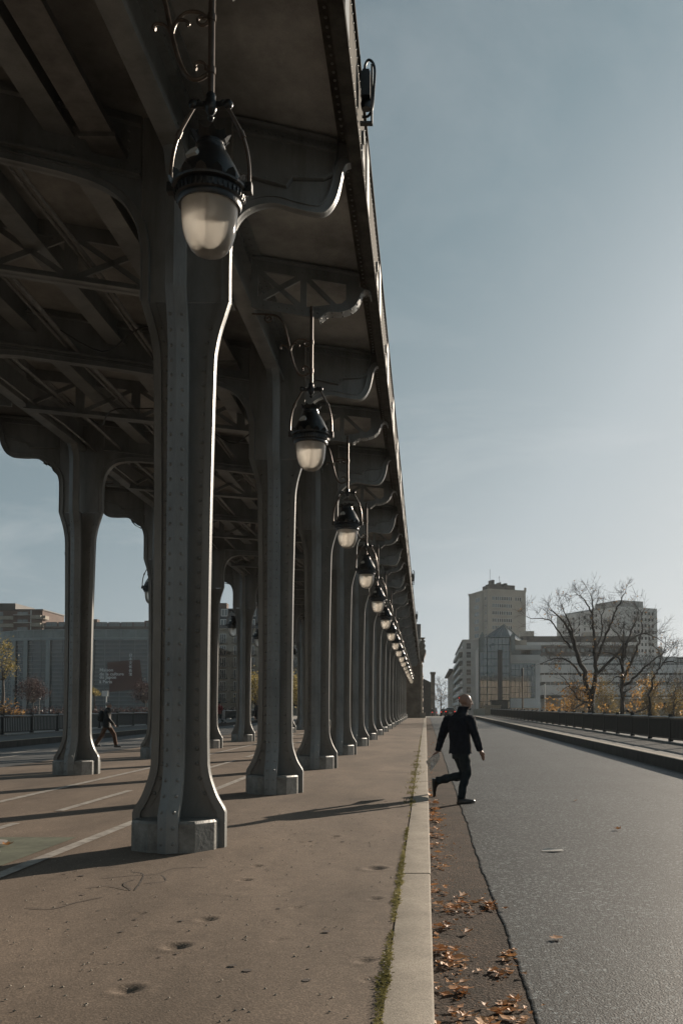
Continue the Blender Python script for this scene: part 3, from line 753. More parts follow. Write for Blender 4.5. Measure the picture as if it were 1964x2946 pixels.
railing(-18.4, 'long dark iron railing across the road beyond the bicycle lane', 20, 124, -1)
o = thing('stone_parapet', 'pale stone parapet block ending the iron railing beside the road', 'parapet', (8.2, 124, gz(124)))
mb = MB(); mb.box(-.55, 1.5, 0, 1.2, -1, 1.35); mb.box(-.55, .1, 1.2, 30, -1, 1.1); mb.build('wall', M['stone_light'], o)
mb = MB(); mb.box(-.62, 1.57, -.07, 1.27, 1.352, 1.50); mb.build('coping', M['stone_light'], o)
o = thing('garden_shed', 'dark low shed behind the stone parapet at the bridge end', 'shed', (10.3, 150, ZB))
mb = MB(); mb.box(0, 2.6, 0, 3, 0, 2.5); mb.build('wall', M['dark_iron'], o)
mb = MB(); mb.box(-.15, 2.75, -.15, 3.15, 2.502, 2.65); mb.build('roof', M['rail'], o)
mb = MB(); mb.box(.4, 1.3, -.03, -.001, 0, 2.0); mb.build('door', M['rail'], o)

# ---------------------------------------------------------------- stone pier closing the colonnade
def pier(name, label, x, y, H, w, dp, stat=True):
    o = thing(name, label, 'pier', (x, y, 0)); g = gz(y)
    mb = MB(); z = g - .3; k = 0
    while z < H - 1.2:
        h = .46 if z < g + 2.3 else .40
        ins = .0 if z < g + 2.3 else .10
        mb.box(-w + ins, -ins, ins, dp - ins, z, z + h - .035); mb.box(-w+ins+.03, -ins-.03, ins+.03, dp-ins-.03, z+h-.035, z+h)
        z += h
    mb.build('masonry', M['stone'], o, 0)
    mb = MB(); rnd = random.Random(3)
    for i in range(13):
        zz = g + .6 + i*.5; mb.ell((.05, dp*.4 + rnd.uniform(-.2, .2), zz), .16 + .1*rnd.random(), .55, .30, None, 10, 6)
    mb.box(-.02, .20, .25, 1.1, g, H - 1.6)
    mb.build('carved_relief', M['sunstone'], o)
    mb = MB(); mb.box(-w-.1, .36, -.15, dp+.1, H-1.2, H-.9); mb.loft([[(-w-.1, -.15, H-.898), (.36, -.15, H-.898), (.36, dp+.1, H-.898), (-w-.1, dp+.1, H-.898)], [(-w-.3, -.38, H-.25), (.58, -.38, H-.25), (.58, dp+.3, H-.25), (-w-.3, dp+.3, H-.25)]])
    mb.box(-w-.32, .6, -.4, dp+.32, H-.248, H)
    mb.build('cornice', M['stone'], o, 0)
    mb = MB(); mb.box(-.1, .55, -.3, .8, g-.1, g+.62); mb.build('base_block', M['stone_light'], o)
    return o
pier('stone_pier', 'tall carved stone pier closing the far end of the colonnade', -.56, 111, 8.75, 9, 4)
o = thing('stone_statue', 'stone crouching figure with crest on top of the carved pier', 'statue', (-.38, 111.2, 8.75))
mb = MB(); mb.box(-.42, .34, -.35, .5, 0, .16); mb.build('base', M['stone'], o)
mb = MB(); mb.ell((-.08,0,.55), .34, .36, .52); mb.ell((.02,0,1.0), .24, .24, .26); mb.ell((.20,0,1.10), .14, .13, .12); mb.tube([(.1,-.1,.9), (.3,-.15,.55), (.2,-.2,.2)], [.11,.08,.09], 8)
mb.tube([(-.15,.1,.8), (-.28,.1,.45), (-.22,.1,.16)], [.12,.1,.1], 8); mb.lathe([(.16,1.18),(.15,1.26),(.28,1.42),(.34,1.50),(.0,1.50)], 10, (.02,0,0)); mb.build('figure', M['stone'], o)
o = thing('dark_viaduct', 'dark masonry viaduct with a tall pylon beyond the cars', 'viaduct', (-.6, 205, ZB))
mb = MB(); mb.box(-10, .1, 0, 60, 0, 8.6); mb.prism([(.1, 6.6), (.1, 8.2), (2.1, 7.2), (2.1, 0), (.1, 0)], lambda p, t: (p[0], 4+t, p[1]), 0, 40); mb.build('wall', M['dark_iron'], o)
mb = MB(); mb.box(1.7, 2.6, 1, 2.2, 0, 9.0); mb.box(1.55, 2.75, .85, 2.35, 9.002, 9.5); mb.build('pylon', M['stone'], o)

# ---------------------------------------------------------------- buildings
def win_mesh(w, h, nx=1, ny=1, glass='wglass', frame='white', fw=.06, proud=.03):
    mb = MB(); mb.box(-w/2, w/2, -proud, .02, 0, h); mb.cur = 1; e = proud + .04
    for i in range(nx + 1):
        x = -w/2 + w*i/nx; mb.box(x-fw/2, x+fw/2, -e, -proud + .001, fw/2, h-fw/2)
    for j in range(ny + 1):
        z = h*j/ny; mb.box(-w/2-fw/2, w/2+fw/2, -e-.003, -proud + .002, z-fw/2, z+fw/2)
    return mb.mesh('window', [M[glass], M[frame]], 0)
def put(me, par, x, y, z, left=False, name='window'):
    c = link(name, me, par); c.location = (x, y, z)
    if left: c.rotation_euler = (0, 0, -PI/2)
    return c
def zof(py, Y): return at(CX, py, Y).z - ZB
def xof(px, Y): return (px - CX) * Y / F

# tower block
Y = 380; o = thing('tower_block', 'tall beige tower block with rows of ribbon windows and cluttered roof', 'building', (xof(1404, Y), Y, ZB), R(20))
H = zof(1699, Y)
mb = MB(); mb.box(0, 16.6, 0, 19.7, 0, H); mb.build('wall', M['beige'], o)
mb = MB(); mb.box(-.2, 16.8, -.2, 19.9, H+.002, H+.7); mb.box(16.0, 16.8, -.25, .3, H+.7, H+1.8); mb.box(-.25, .3, 19.4, 19.95, H+.7, H+1.0); mb.build('parapet', M['beige'], o)
mb = MB()
for x0, x1, z1 in ((1.5, 7.0, 2.3), (2.8, 3.8, 4.0), (6.2, 6.8, 3.2), (8.3, 9.6, 2.9), (9.6, 13.0, 2.2), (7, 8.2, 1.7), (.2, 1.5, 1.5)): mb.box(x0, x1, 2+x0*.05, 6, H+.702, H+.7+z1)
mb.build('roof', M['dark_fac'], o)
mb = MB(); mb.tube([(2.0,2.5,H+2), (2.0,2.5,H+9)], .07, 5); mb.tube([(6.4,2.5,H+3), (6.0,2.5,H+6.5)], .07, 5); mb.bar((5.5,2.5,H+5.6), (6.8,2.5,H+6.1), .06, .06); mb.build('antenna', M['dark_iron'], o)
wm = win_mesh(.70, 1.45, 1, 1, 'wglass', 'white', .10); wp = win_mesh(.72, 1.45, 1, 1, 'wpale'); wl = win_mesh(4.6, 1.7, 2, 1, 'wpale'); ws = win_mesh(1.0, 1.2, 1, 1)
rw = random.Random(4)
for i in range(8):
    z = H - 3.7 - i*2.93
    for j in range(11): put(wp if rw.random() < .35 else wm, o, 2.1 + j*.80, 0, z)
    put(wl, o, 0, 11.5 - (1 if i == 0 else 0), z + .2, True)
    put(ws, o, 0, 2.2, z + .1, True)
for j in range(3): put(wm, o, 12.2 + j*1.0, 0, H - 3.7)
mb = MB(); mb.box(-.12, -.002, 5.0, 5.25, 0, H); mb.build('downpipe', M['dark_iron'], o)

# slab block with balconies along the street
o = thing('balcony_block', 'long grey apartment slab with white balcony stripes facing the street', 'building', (11.75, 300, ZB))
H = zof(1844, 300)
mb = MB(); mb.box(0, 14, 0, 74, 0, H); mb.build('wall', M['grey_fac'], o)
mb = MB(); mb.box(-.3, 14.3, -.3, 74.3, H+.002, H+.4); mb.build('roof', M['grey_fac'], o)
db = win_mesh(1.5, 1.9, 1, 2, 'wglass', 'concrete')
for i in range(8): put(db, o, 1.7, 0, H - 2.6 - i*2.75)
mb = MB(); mb.box(-1.1, -.002, 4, 72, 0, .9); mb.box(-1.1, 0, 4, 72, -.12, -.002); bal = mb.mesh('balcony', M['white'])
for i in range(8):
    c = link('balcony', bal, o); c.location = (0, 0, H - 3.2 - i*2.75)
    lw = link('window', None if False else win_mesh(66, 1.5, 22, 1, 'wglass', 'dark_fac'), o); lw.location = (0, 38, H - 2.3 - i*2.75); lw.rotation_euler = (0, 0, -PI/2)
o = thing('corner_house', 'narrow grey house with overhanging flat roof at the street end', 'building', (11.2, 395, ZB))
H = zof(1931, 400)
mb = MB(); mb.box(0, 12, 0, 90, 0, H); mb.build('wall', M['beige'], o)
mb = MB(); mb.box(-1.6, 12.5, -1, 91, H+.002, H+.7); mb.build('roof', M['dark_fac'], o)
for i in range(5): put(ws, o, 1.2, 0, H - 3 - i*3); put(wl, o, 0, 8, H - 3 - i*3, True)

# glass atrium block
Y = 250; o = thing('atrium_building', 'glass fronted office building with green framed atrium and glass pyramid roof', 'building', (xof(1377, Y), Y, ZB))
SX = Y / F
def X_(px): return xof(px, Y) - xof(1377, Y)
H1 = zof(1838.5, Y); H2 = zof(1857, Y)
x2 = X_(1553); xt = X_(1462)
mb = MB(); mb.box(0.3, x2, 0, 22, 0, H2); mb.build('wall', M['concrete'], o)
mb = MB(); mb.box(0, xt, -4, -.003, 0, H1-.05); mb.build('atrium_glass', M['aglass'], o)
mb = MB()
zz = [H1 - i*(H1/11.0) for i in range(12)]
for z in zz: mb.box(-.08, xt+.08, -4.09, -4.002, z-.07, z+.07)
for i in range(9):
    x = xt*i/8; w_ = .22 if i in (0, 2, 8) else .07; mb.box(x-w_/2, x+w_/2, -4.12, -4.003, 0, H1)
for i in range(4): mb.box(-.1, -.002, -4+i*1.2, -3.85+i*1.2, 0, H1)
mb.build('atrium_frame', M['gframe'], o)
mb = MB(); mb.box(xt*.60, xt*.75, -4.5, -4.13, 0, H1-3.2); mb.build('lift_shaft', M['dark_fac'], o)
ap = Vector((X_(1453), 3.5, zof(1796, Y)+.3)); b4 = [Vector((X_(1392), -4.3, H1+.05)), Vector((X_(1462)+.6, -4.3, H1+.05)), Vector((X_(1517), 8, H1+.05)), Vector((X_(1420), 10, H1+.05))]
b4 = [Vector((X_(1391), -4.2, H1+.03)), Vector((X_(1465), -4.2, H1+.03)), Vector((X_(1519), 11, H1+.03)), Vector((X_(1425), 11, H1+.03))]
mb = MB(); mb.add(b4 + [ap], [(0,1,4), (1,2,4), (2,3,4), (3,0,4), (3,2,1,0)]); mb.build('pyramid_roof', M['mglass'], o, 0)
mb = MB()
for i in range(4): mb.bar(b4[i], ap, .18, .18); mb.bar(b4[i], b4[(i+1) % 4], .16, .16)
for t in (.2, .4, .6, .8):
    for i in (0, 1): mb.bar(b4[i].lerp(b4[i+1], t) + Vector((0,0,.03)), ap, .07, .07)
mb.build('pyramid_frame', M['gframe'], o)
for px in (1384, 1471):
    x = X_(px); mb = MB(); mb.box(x-.55, x+.55, -4.6, -3.5, H2-2, H1+.5); mb.loft([[(x-.6,-4.65,H1+.5),(x+.6,-4.65,H1+.5),(x+.6,-3.45,H1+.5),(x-.6,-3.45,H1+.5)], [(x-.02,-4.06,H1+1.5),(x+.02,-4.06,H1+1.5),(x+.02,-4.02,H1+1.5),(x-.02,-4.02,H1+1.5)]]); mb.build('glass_turret', M['mglass2'], o, 0)
fl_h = H2/8.0
rb = win_mesh(5.2, fl_h*.5, 5, 1, 'wpale', 'gframe', .07); rb2 = win_mesh(x2-xt-1, fl_h*3.9, 7, 6, 'aglass', 'gframe', .09)
put(rb, o, xt+3.4, 0, H2 - fl_h*1.05); put(rb, o, xt+3.4 + 2.5, 0, H2 - fl_h*1.05 - fl_h*.002)
put(rb2, o, (xt+x2)/2 - .8, 0, H2 - fl_h*6.0)
mb = MB(); mb.box(0.3, x2+.1, -.5, -.004, fl_h*.9, fl_h*1.5); mb.box(xt+.1, x2+.3, -.35, -.004, H2-fl_h*.45, H2+.02); mb.box(xt+.1, x2+.3, -.35, -.004, H2-fl_h*1.75, H2-fl_h*1.2); mb.build('band_course', M['concrete'], o)
mb = MB(); mb.box(xt, x2-3, 4, 10, H2+.002, H2+1.6); mb.build('roof', M['beige'], o)
mb = MB(); mb.box(xt+.5, x2-.4, -.12, -.003, 0, fl_h*.85); mb.build('shopfront', M['aglass'], o)

# long banded office range behind the trees
Y = 330; o = thing('dark_banded_block', 'long flat roofed block with dark window bands under a pale cornice', 'building', (xof(1500, Y), Y, ZB))
x2 = xof(1838, Y) - xof(1500, Y); H = zof(1830, Y)
mb = MB(); mb.box(0, x2, 0, 24, 0, H-3.4); mb.build('wall', M['concrete'], o)
mb = MB(); mb.box(.5, x2-.5, .8, 23, H-3.39, H); mb.build('upper_wall', M['dark_fac'], o)
mb = MB(); mb.box(-.4, x2+.4, -.5, 24, H-3.2, H-2.2); mb.build('cornice', M['concrete'], o)
mb = MB(); mb.box(.2, x2-.2, -.06, -.002, H-8.2, H-3.5); mb.build('window_band', M['dark_fac'], o)
wd = win_mesh(1.0, 1.3, 1, 1, 'wpale', 'dark_fac')
for r_ in range(2):
    for j in range(24): put(wd, o, 1.0 + j*(x2-2)/23, -.07, H - 5.6 - r_*2.4)
mb = MB(); mb.box(0, 4.5, 1, 8, H+.002, H+1.8); mb.box(22, 27, 2, 8, H+.002, H+1.5); mb.build('roof', M['beige'], o)
Y = 285; o = thing('terraced_block', 'pale terraced office block with stepped horizontal bands behind the trees', 'building', (xof(1556, Y), Y, ZB))
x2 = 50
for i, (py0, py1, off) in enumerate(((1886, 1905, 6), (1912, 1935, 3), (1942, 1962, 0), (1972, 2000, -2))):
    mb = MB(); za, zb = zof(py1, Y), zof(py0, Y); mb.box(i*.1, x2 + (0 if i else -8), off, 20, za, zb); mb.build('terrace_band', M['concrete'], o)
mb = MB(); mb.box(.5, x2-1, 7.5, 19.9, 0, zof(1886, Y)-.02); mb.build('wall', M['grey_fac'], o)
for i, (py, off) in enumerate(((1912, 6.9), (1942, 3.9), (1972, 1.1), (2000, .1))):
    me = win_mesh(x2-3, 2.3, 34, 1, 'wglass' if i % 2 else 'wpale', 'grey_fac', .25); put(me, o, x2/2, off, zof(py, Y) - .2 - (0 if i else .1))
    mb = MB(); mb.box(.4, x2-1, off+.03, 19.8, zof(py, Y) - 1.0, zof(py, Y) + 2.4); mb.build('recess_wall', M['dark_fac'], o)

# white office tower
Y = 420; o = thing('white_office_tower', 'pale office tower with small square windows and roof penthouse', 'building', (xof(1783, Y), Y, ZB), R(26))
H = zof(1745, Y)
mb = MB(); mb.box(0, 21, 0, 49, 0, H); mb.build('wall', M['concrete'], o)
mb = MB(); mb.box(.2, 13.5, .4, 18, H+.002, H+2.9); mb.build('penthouse', M['grey_fac'], o)
mb = MB(); mb.box(3, 20.5, 18, 46, H+.002, H+1.3); mb.build('roof', M['grey_fac'], o)
wq = win_mesh(1.15, 1.45, 1, 1, 'wglass', 'concrete', .1)
for i in range(9):
    for j in range(6): put(wq, o, 8.4 + j*2.0, 0, H - 3.2 - i*2.78)
for i in range(6):
    for j in range(7): put(wq, o, 0, 17 + j*4.4, H - 3.2 - i*2.78, True)
mb = MB(); mb.box(21.002, 25.5, 2, 40, 0, zof(1856, Y)); mb.build('side_wing', M['grey_fac'], o)
Y = 300; o = thing('roof_garden_block', 'low grey block with arched rooftop frames at the picture edge', 'building', (xof(1905, Y), Y, ZB))
mb = MB(); mb.box(0, 30, 0, 20, 0, zof(1905, Y)); mb.build('wall', M['grey_fac'], o)
for i in range(3):
    mb = MB(); c_ = 5 + i*3.4; mb.tube([(c_ + 1.5*math.cos(PI*k/10), 1, zof(1905, Y) + 1.6*math.sin(PI*k/10)) for k in range(11)], .12, 5); mb.build('roof_arch', M['concrete'], o)
rb3 = win_mesh(27, 1.2, 18, 1, 'wglass', 'concrete', .2)
for i in range(4): put(rb3, o, 15, 0, zof(1905, Y) - 3.2 - i*2.9)
# low quay building behind the trees
Y = 150; o = thing('quay_building', 'low pale building with dark windows behind the tree trunks', 'building', (xof(1630, Y), Y, ZB - 2))
mb = MB(); mb.box(0, 34, 0, 12, 0, zof(2011, Y) + 2); mb.build('wall', M['stone_light'], o)
mb = MB(); mb.box(-.2, 34.2, -.2, 12.2, zof(2011, Y) + 2.002, zof(2011, Y) + 2.25); mb.build('roof', M['concrete'], o)
wq2 = win_mesh(1.0, 1.15, 2, 1, 'wglass', 'grey_fac')
for px in (1845, 1915, 1948, 1982, 1700, 1745): put(wq2, o, xof(px, Y) - xof(1630, Y), 0, zof(2042, Y) + 2)

# museum with curved glass front (far bank, seen between the columns)
Yq = 200; o = thing('glass_museum', 'curved glass museum with steel mullions and dark red sign panel', 'building', (xof(178, Yq), Yq, ZB))
ox = xof(178, Yq); H = zof(1842, Yq); HP = zof(1811, Yq)
path = [(xof(560, Yq)-ox, 0.0), (xof(430, Yq)-ox, 0), (xof(300, Yq)-ox, 0), (0, 0)]
for i in range(1, 9):
    a = R(11*i); path.append((-24*math.sin(a), 24*(1-math.cos(a))))
mb = MB(); mb.loft([[(x, y, z) for x, y in path] for z in (0, H)], False, False); back = [(path[-1][0], 60), (path[0][0], 60)]
mb.add([(x, y, H) for x, y in path + back], [tuple(range(len(path)+2))]); mb.build('glass_front', M['mglass'], o, 60)
mb = MB(); mb.loft([[(x, y+.6, z) for x, y in path] for z in (H+.55, HP)], False, False); mb.build('roof_parapet', M['mglass2'], o, 60)
mb = MB()
for (x0, y0), (x1, y1) in zip(path, path[1:]):
    mb.bar((x0, y0-.12, H+.3), (x1, y1-.12, H+.3), .5, .55); mb.bar((x0, y0+.6, HP), (x1, y1+.6, HP), .10, .12)
    for k in range(1, 19): mb.bar((x0, y0-.05, H*k/19), (x1, y1-.05, H*k/19), .08, .075)
mb.build('transom', M['mframe'], o)
mb = MB()
L_ = 0
for (x0, y0), (x1, y1) in zip(path, path[1:]):
    n_ = max(2, int(math.hypot(x1-x0, y1-y0)/3.0))
    for k in range(n_):
        t = k/n_; x, y = x0+(x1-x0)*t, y0+(y1-y0)*t; mb.bar((x, y-.06, 0), (x, y-.06, H), .05, .05); mb.bar((x, y+.6, H+.5), (x, y+.6, HP), .07, .07)
mb.build('mullion_pattern', M['mframe'], o)
for px in (264, 264-127, 65, 22, 430):
    x = xof(px, Yq) - ox
    y = 0 if x > 0 else 24 - math.sqrt(max(24**2 - min(-x, 23.5)**2, 1))
    mb = MB(); mb.box(x-.42, x+.42, y-.45, y+.1, 0, H); mb.build('pillar', M['mframe'], o)
mb = MB(); mb.box(path[0][0], 0, -.3, -.13, 0, 1.3); mb.build('base_wall', M['dark_fac'], o)
sp = [(307,1906),(401,1898),(412,1981),(316,1992)]
mb = MB(); mb.prism([(xof(a, Yq)-ox, zof(b, Yq)) for a, b in sp], lambda p, t: (p[0], t, p[1]), -.10, -.02); mb.build('sign_panel', M['redpanel'], o)
def letters(txt, par, x, y, z, size, m, rz=0, align='LEFT', name='lettering'):
    cu = bpy.data.curves.new(name, 'FONT'); cu.body = txt; cu.size = size; cu.extrude = .02; cu.align_x = align; cu.resolution_u = 2
    cu.materials.append(m); cu.offset = .012
    t = bpy.data.objects.new('t', cu); COL.objects.link(t); bpy.context.view_layer.update()
    me = bpy.data.meshes.new_from_object(t.evaluated_get(bpy.context.evaluated_depsgraph_get())); bpy.data.objects.remove(t); c = link(name, me, par); c.location = (x, y, z); c.rotation_euler = (PI/2, 0, rz); return c
M['letter'] = mat('pale_lettering', (.80, .82, .82), .5)
for t, py in (('Maison', 1932), ('de la culture', 1943.5), ('du Japon', 1953), ('à Paris', 1966)):
    c = letters(t, o, xof(286, Yq)-ox, -.16, zof(py, Yq), .90, M['letter']); c.scale = (1.12, 1, 1)
for i, ch in enumerate('日本文化会館'):
    letters(ch, o, xof(375, Yq)-ox, -.16, zof(1889 + i*11.0, Yq), .72, M['letter'], align='CENTER')
# houses behind the museum
Y = 300; o = thing('brown_balcony_block', 'brown brick apartment block with pale balconies above the glass museum', 'building', (xof(118, Y), Y, ZB))
H = zof(1753, Y)
mb = MB(); mb.box(-40, 0, 0, 18, 0, H); mb.build('wall', M['brick'], o)
mb = MB(); mb.box(-40, -9, 1, 16, H+.002, H+2.0); mb.box(-40.2, .3, -.4, 18, H-.35, H+.001); mb.build('roof', M['dark_fac'], o)
mb = MB(); mb.box(-3.1, -.1, -1.4, 0, 0, 1.0); mb.box(-3.2, .9, -1.5, 3, -.15, -.001); mb.box(.002, .9, 0, 3, 0, 1); bl = mb.mesh('balcony', M['stone_light'])
mb = MB(); mb.box(-5.6, 0, -.9, 0, 0, .12); bb = mb.mesh('balcony', M['white'])
bw = win_mesh(3.4, 1.35, 2, 1, 'wpale', 'brick', .08)
mb = MB(); mb.box(-6.4, 0, -.5, -.002, 0, 1.1); bs = mb.mesh('spandrel', M['stone_light'])
for i in range(6):
    z = H - 3.0 - i*2.42
    c = link('balcony', bl, o); c.location = (0, 0, z)
    for xx in (-3.2, -15.5): c = link('balcony', bb, o); c.location = (xx, 0, z + 1.1)
    for xx in (-6.2, -14.0, -18.5, -24): put(bw, o, xx, 0, z + .9)
    c = link('spandrel', bs, o); c.location = (-9.0, 0, z - .3)
mb = MB(); mb.box(-3.35, -3.1, -1.0, -.9, 0, H-.4); mb.build('downpipe', M['white'], o)
Y = 290; o = thing('flat_roof_block', 'dark flat roofed block rising just behind the museum roof', 'building', (xof(122, Y), Y, ZB))
mb = MB(); mb.box(0, 46, 0, 18, 0, zof(1793, Y)); mb.build('wall', M['dark_fac'], o)
mb = MB(); mb.box(14.5, 16, .5, 3, zof(1793, Y)+.002, zof(1781, Y)); mb.box(23, 29, 2, 6, zof(1793, Y)+.002, zof(1788, Y)); mb.box(30, 31.5, 2, 6, zof(1793, Y)+.002, zof(1784, Y)); mb.build('roof', M['brick'], o)
for i in range(12): put(bw, o, 2.4 + i*3.8, 0, zof(1803, Y))
# cut stone apartment house with iron balconies
Y = 240; o = thing('stone_apartment_house', 'cut stone apartment house with iron balconies and slate mansard, between the columns', 'building', (xof(540, Y), Y, ZB))
x2 = xof(905, Y) - xof(540, Y); HW = zof(1812, Y)
mb = MB(); mb.box(0, x2, 0, 16, 0, HW); mb.build('wall', M['stone_light'], o)
zt = zof(1748, Y)
mb = MB(); mb.loft([[(0,0,HW+.3),(x2,0,HW+.3),(x2,16,HW+.3),(0,16,HW+.3)], [(0,2.2,zt),(x2,2.2,zt),(x2,14,zt),(0,14,zt)]]); rf = mb.build('mansard_roof', M['slate'], o, 0)
mb = MB()
for x in (6.5, 14.5, 25): mb.box(x, x+2.2, 4, 6.5, zt-1, zt+1.6)
mb.build('chimney', M['brick'], rf)
mb = MB(); mb.box(-.1, x2+.1, -.5, .2, HW, HW+.3); mb.build('cornice', M['stone_light'], o)
fw_ = win_mesh(1.45, 2.2, 3, 1, 'wglass', 'white', .14); dw = win_mesh(1.5, 1.7, 2, 1, 'wpale', 'white', .16)
mb = MB(); mb.box(-1.3, 1.3, -.75, .0, -.12, 0)
for i in range(22): mb.box(-1.28+i*.12, -1.25+i*.12, -.75, -.72, 0, .95)
mb.box(-1.3, 1.3, -.76, -.71, .95, 1.0); bl = mb.mesh('iron_balcony', [M['rail']])
for r_ in range(6):
    z = HW - 3.3 - r_*2.98
    for j in range(9):
        x = 1.6 + j*3.55; put(fw_, o, x, 0, z)
        c = link('iron_balcony', bl, o); c.location = (x, 0, z - .05)
for j in range(9):
    for z in (HW + .9, HW + 3.6):
        c = link('dormer_window', dw, o); c.location = (1.6 + j*3.55, .45 if z < HW+2 else 1.35, z)
o2 = thing('grey_stone_house', 'grey stone house with pale windows half hidden beyond the far columns', 'building', (xof(905, Y) + .5, Y + 5, ZB))
mb = MB(); mb.box(0, 26, 0, 16, 0, HW - 2); mb.build('wall', M['beige'], o2)
mb = MB(); mb.box(0, 26, 1, 15, HW-1.998, HW+2); mb.build('roof', M['slate'], o2)
for r_ in range(6):
    for j in range(7): put(fw_, o2, 1.8 + j*3.6, 0, HW - 5.3 - r_*2.98)
# sunlit street front on the opposite bank, behind the viewer: what the glass fronts mirror
for i, (x, w_, h) in enumerate(((-150, 46, 30), (-98, 52, 24), (-40, 60, 33), (25, 50, 27), (80, 62, 35), (146, 50, 28))):
    o = thing('opposite_bank_house', ['sunlit stone house on the opposite bank, narrow and plain', 'low sunlit stone house on the opposite bank', 'broad sunlit stone house facing the bridge', 'sunlit stone house behind the road side',
              'tallest sunlit stone house on the opposite bank', 'outermost sunlit stone house behind the trees side'][i], 'building', (x, -190, -2))
    mb = MB(); mb.box(0, w_, -14, 0, 0, h); mb.build('wall', M['sunstone'], o)
    mb = MB(); mb.box(-.5, w_+.5, -14.5, .5, h+.002, h+3); mb.build('roof', M['slate'], o)
    mb = MB(); n_ = int(w_/4)
    for r_ in range(int(h/3.4) - 1):
        for j in range(n_): mb.box(1.6 + j*4, 3.0 + j*4, .001, .06, 2.5 + r_*3.4, 4.5 + r_*3.4)
    tag(mb.build('window_panes', M['wglass'], o, 0), kind='stuff')

# ---------------------------------------------------------------- trees
def grow(mb, p, d, r, l, depth, rnd, tips, droop=0.0, spread=.55):
    n = 4 if depth > 1 else 3; pts = [p.copy()]; rs = [r]; q = p.copy(); dd = d.copy()
    for i in range(n):
        dd = (dd + Vector((rnd.gauss(0, .16), rnd.gauss(0, .16), rnd.gauss(.03, .12) - droop))).normalized()
        q = q + dd * l / n; pts.append(q.copy()); rs.append(max(r * (1 - .55*(i+1)/n), .009))
    mb.tube(pts, rs, 6 if depth > 2 else (4 if depth > 1 else 3), False)
    if depth <= 1: tips.append(q); return
    for k in range(rnd.choice((2, 3, 3, 4)) if depth < 4 else 3):
        t = rnd.uniform(.35, 1.0); i = min(int(t*n), n-1); b = pts[i].lerp(pts[i+1], t*n-i)
        ax = Vector((rnd.gauss(0, 1), rnd.gauss(0, 1), rnd.gauss(.25, .7))).normalized()
        nd = (dd*(1-spread) + ax*spread).normalized()
        grow(mb, b, nd, max(rs[i]*.62, .009), l*rnd.uniform(.55, .8), depth-1, rnd, tips, droop, spread)
    grow(mb, q, dd, rs[-1], l*.65, depth-1, rnd, tips, droop, spread)
def leaf_quad(mb, c, s, rnd):
    a = Vector((rnd.gauss(0,1), rnd.gauss(0,1), rnd.gauss(0,1))).normalized(); b = a.orthogonal().normalized(); e = a.cross(b)
    mb.add([c - b*s*.5, c + e*s*.32, c + b*s*.6 + a*s*.1, c - e*s*.32 + a*s*.06], [(0,1,2,3)])
def guided_tree(name, label, Y, limbs, trunk_w, seed, leafspots=(), base=None, twig_r=.011, dep=3, group=None, zscale=1):
    rnd = random.Random(seed); P0 = at(*limbs[0][0][0], Y); P0.z = base if base is not None else P0.z
    o = thing(name, label, 'tree', P0, 0, group); tm = MB(); tw = MB(); tips = []
    for pts, r0, r1, yo in limbs:
        r0 *= .80; r1 *= .72; n = len(pts); V = []
        for i, (px, py) in enumerate(pts):
            v = at(px, py, Y + yo*i/max(n-1, 1)*1.0); V.append(v - P0)
        V = smooth_pts(V, 4); m_ = len(V); rs = [r0 + (r1-r0)*i/(m_-1) for i in range(m_)]
        for i in range(1, m_-1): V[i] += Vector((rnd.gauss(0,.05), rnd.gauss(0,.12), 0))
        tm.tube(V, rs, 8, True)
        tot = sum((V[i+1]-V[i]).length for i in range(m_-1))
        if r1 < .14:
            cnt = int(tot*1.9)
            for k in range(cnt):
                t = rnd.uniform(.22, 1.0); i = min(int(t*(m_-1)), m_-2)
                d = (V[i+1]-V[i]).normalized(); ax = Vector((rnd.gauss(0,1), rnd.gauss(0,.8), rnd.gauss(.5,.6))).normalized()
                grow(tw, V[i].copy(), (d*.45+ax*.7).normalized(), min(max(rs[i]*.30, twig_r), .05), rnd.uniform(.6, 1.5), dep, rnd, tips, 0, .55)
            grow(tw, V[-1].copy(), (V[-1]-V[-2]).normalized(), max(r1*.7, twig_r), .85, dep, rnd, tips, 0, .5)
    tm.build('trunk', M['bark'], o, 60)
    tag(tw.build('branches', M['twig'], o, 0), kind='stuff')
    lm = MB()
    for px, py, rpx, n in leafspots:
        for _ in range(int(n*.36)):
            c = at(px + rnd.gauss(0, rpx*.5), py + rnd.gauss(0, rpx*.5), Y + rnd.gauss(0, 1.4)) - P0
            leaf_quad(lm, c, rnd.uniform(.13, .30), rnd)
    for t in tips:
        if rnd.random() < .05: leaf_quad(lm, t, rnd.uniform(.12, .22), rnd)
    if lm.v: tag(lm.build('leaves', M['leaf_orange'], o, 0), kind='stuff')
    return o
def z7(x, y): return (1600 + x/4.308, 1650 + y/4.308)
def z6(x, y): return (1320 + x/4.558, 1640 + y/4.558)
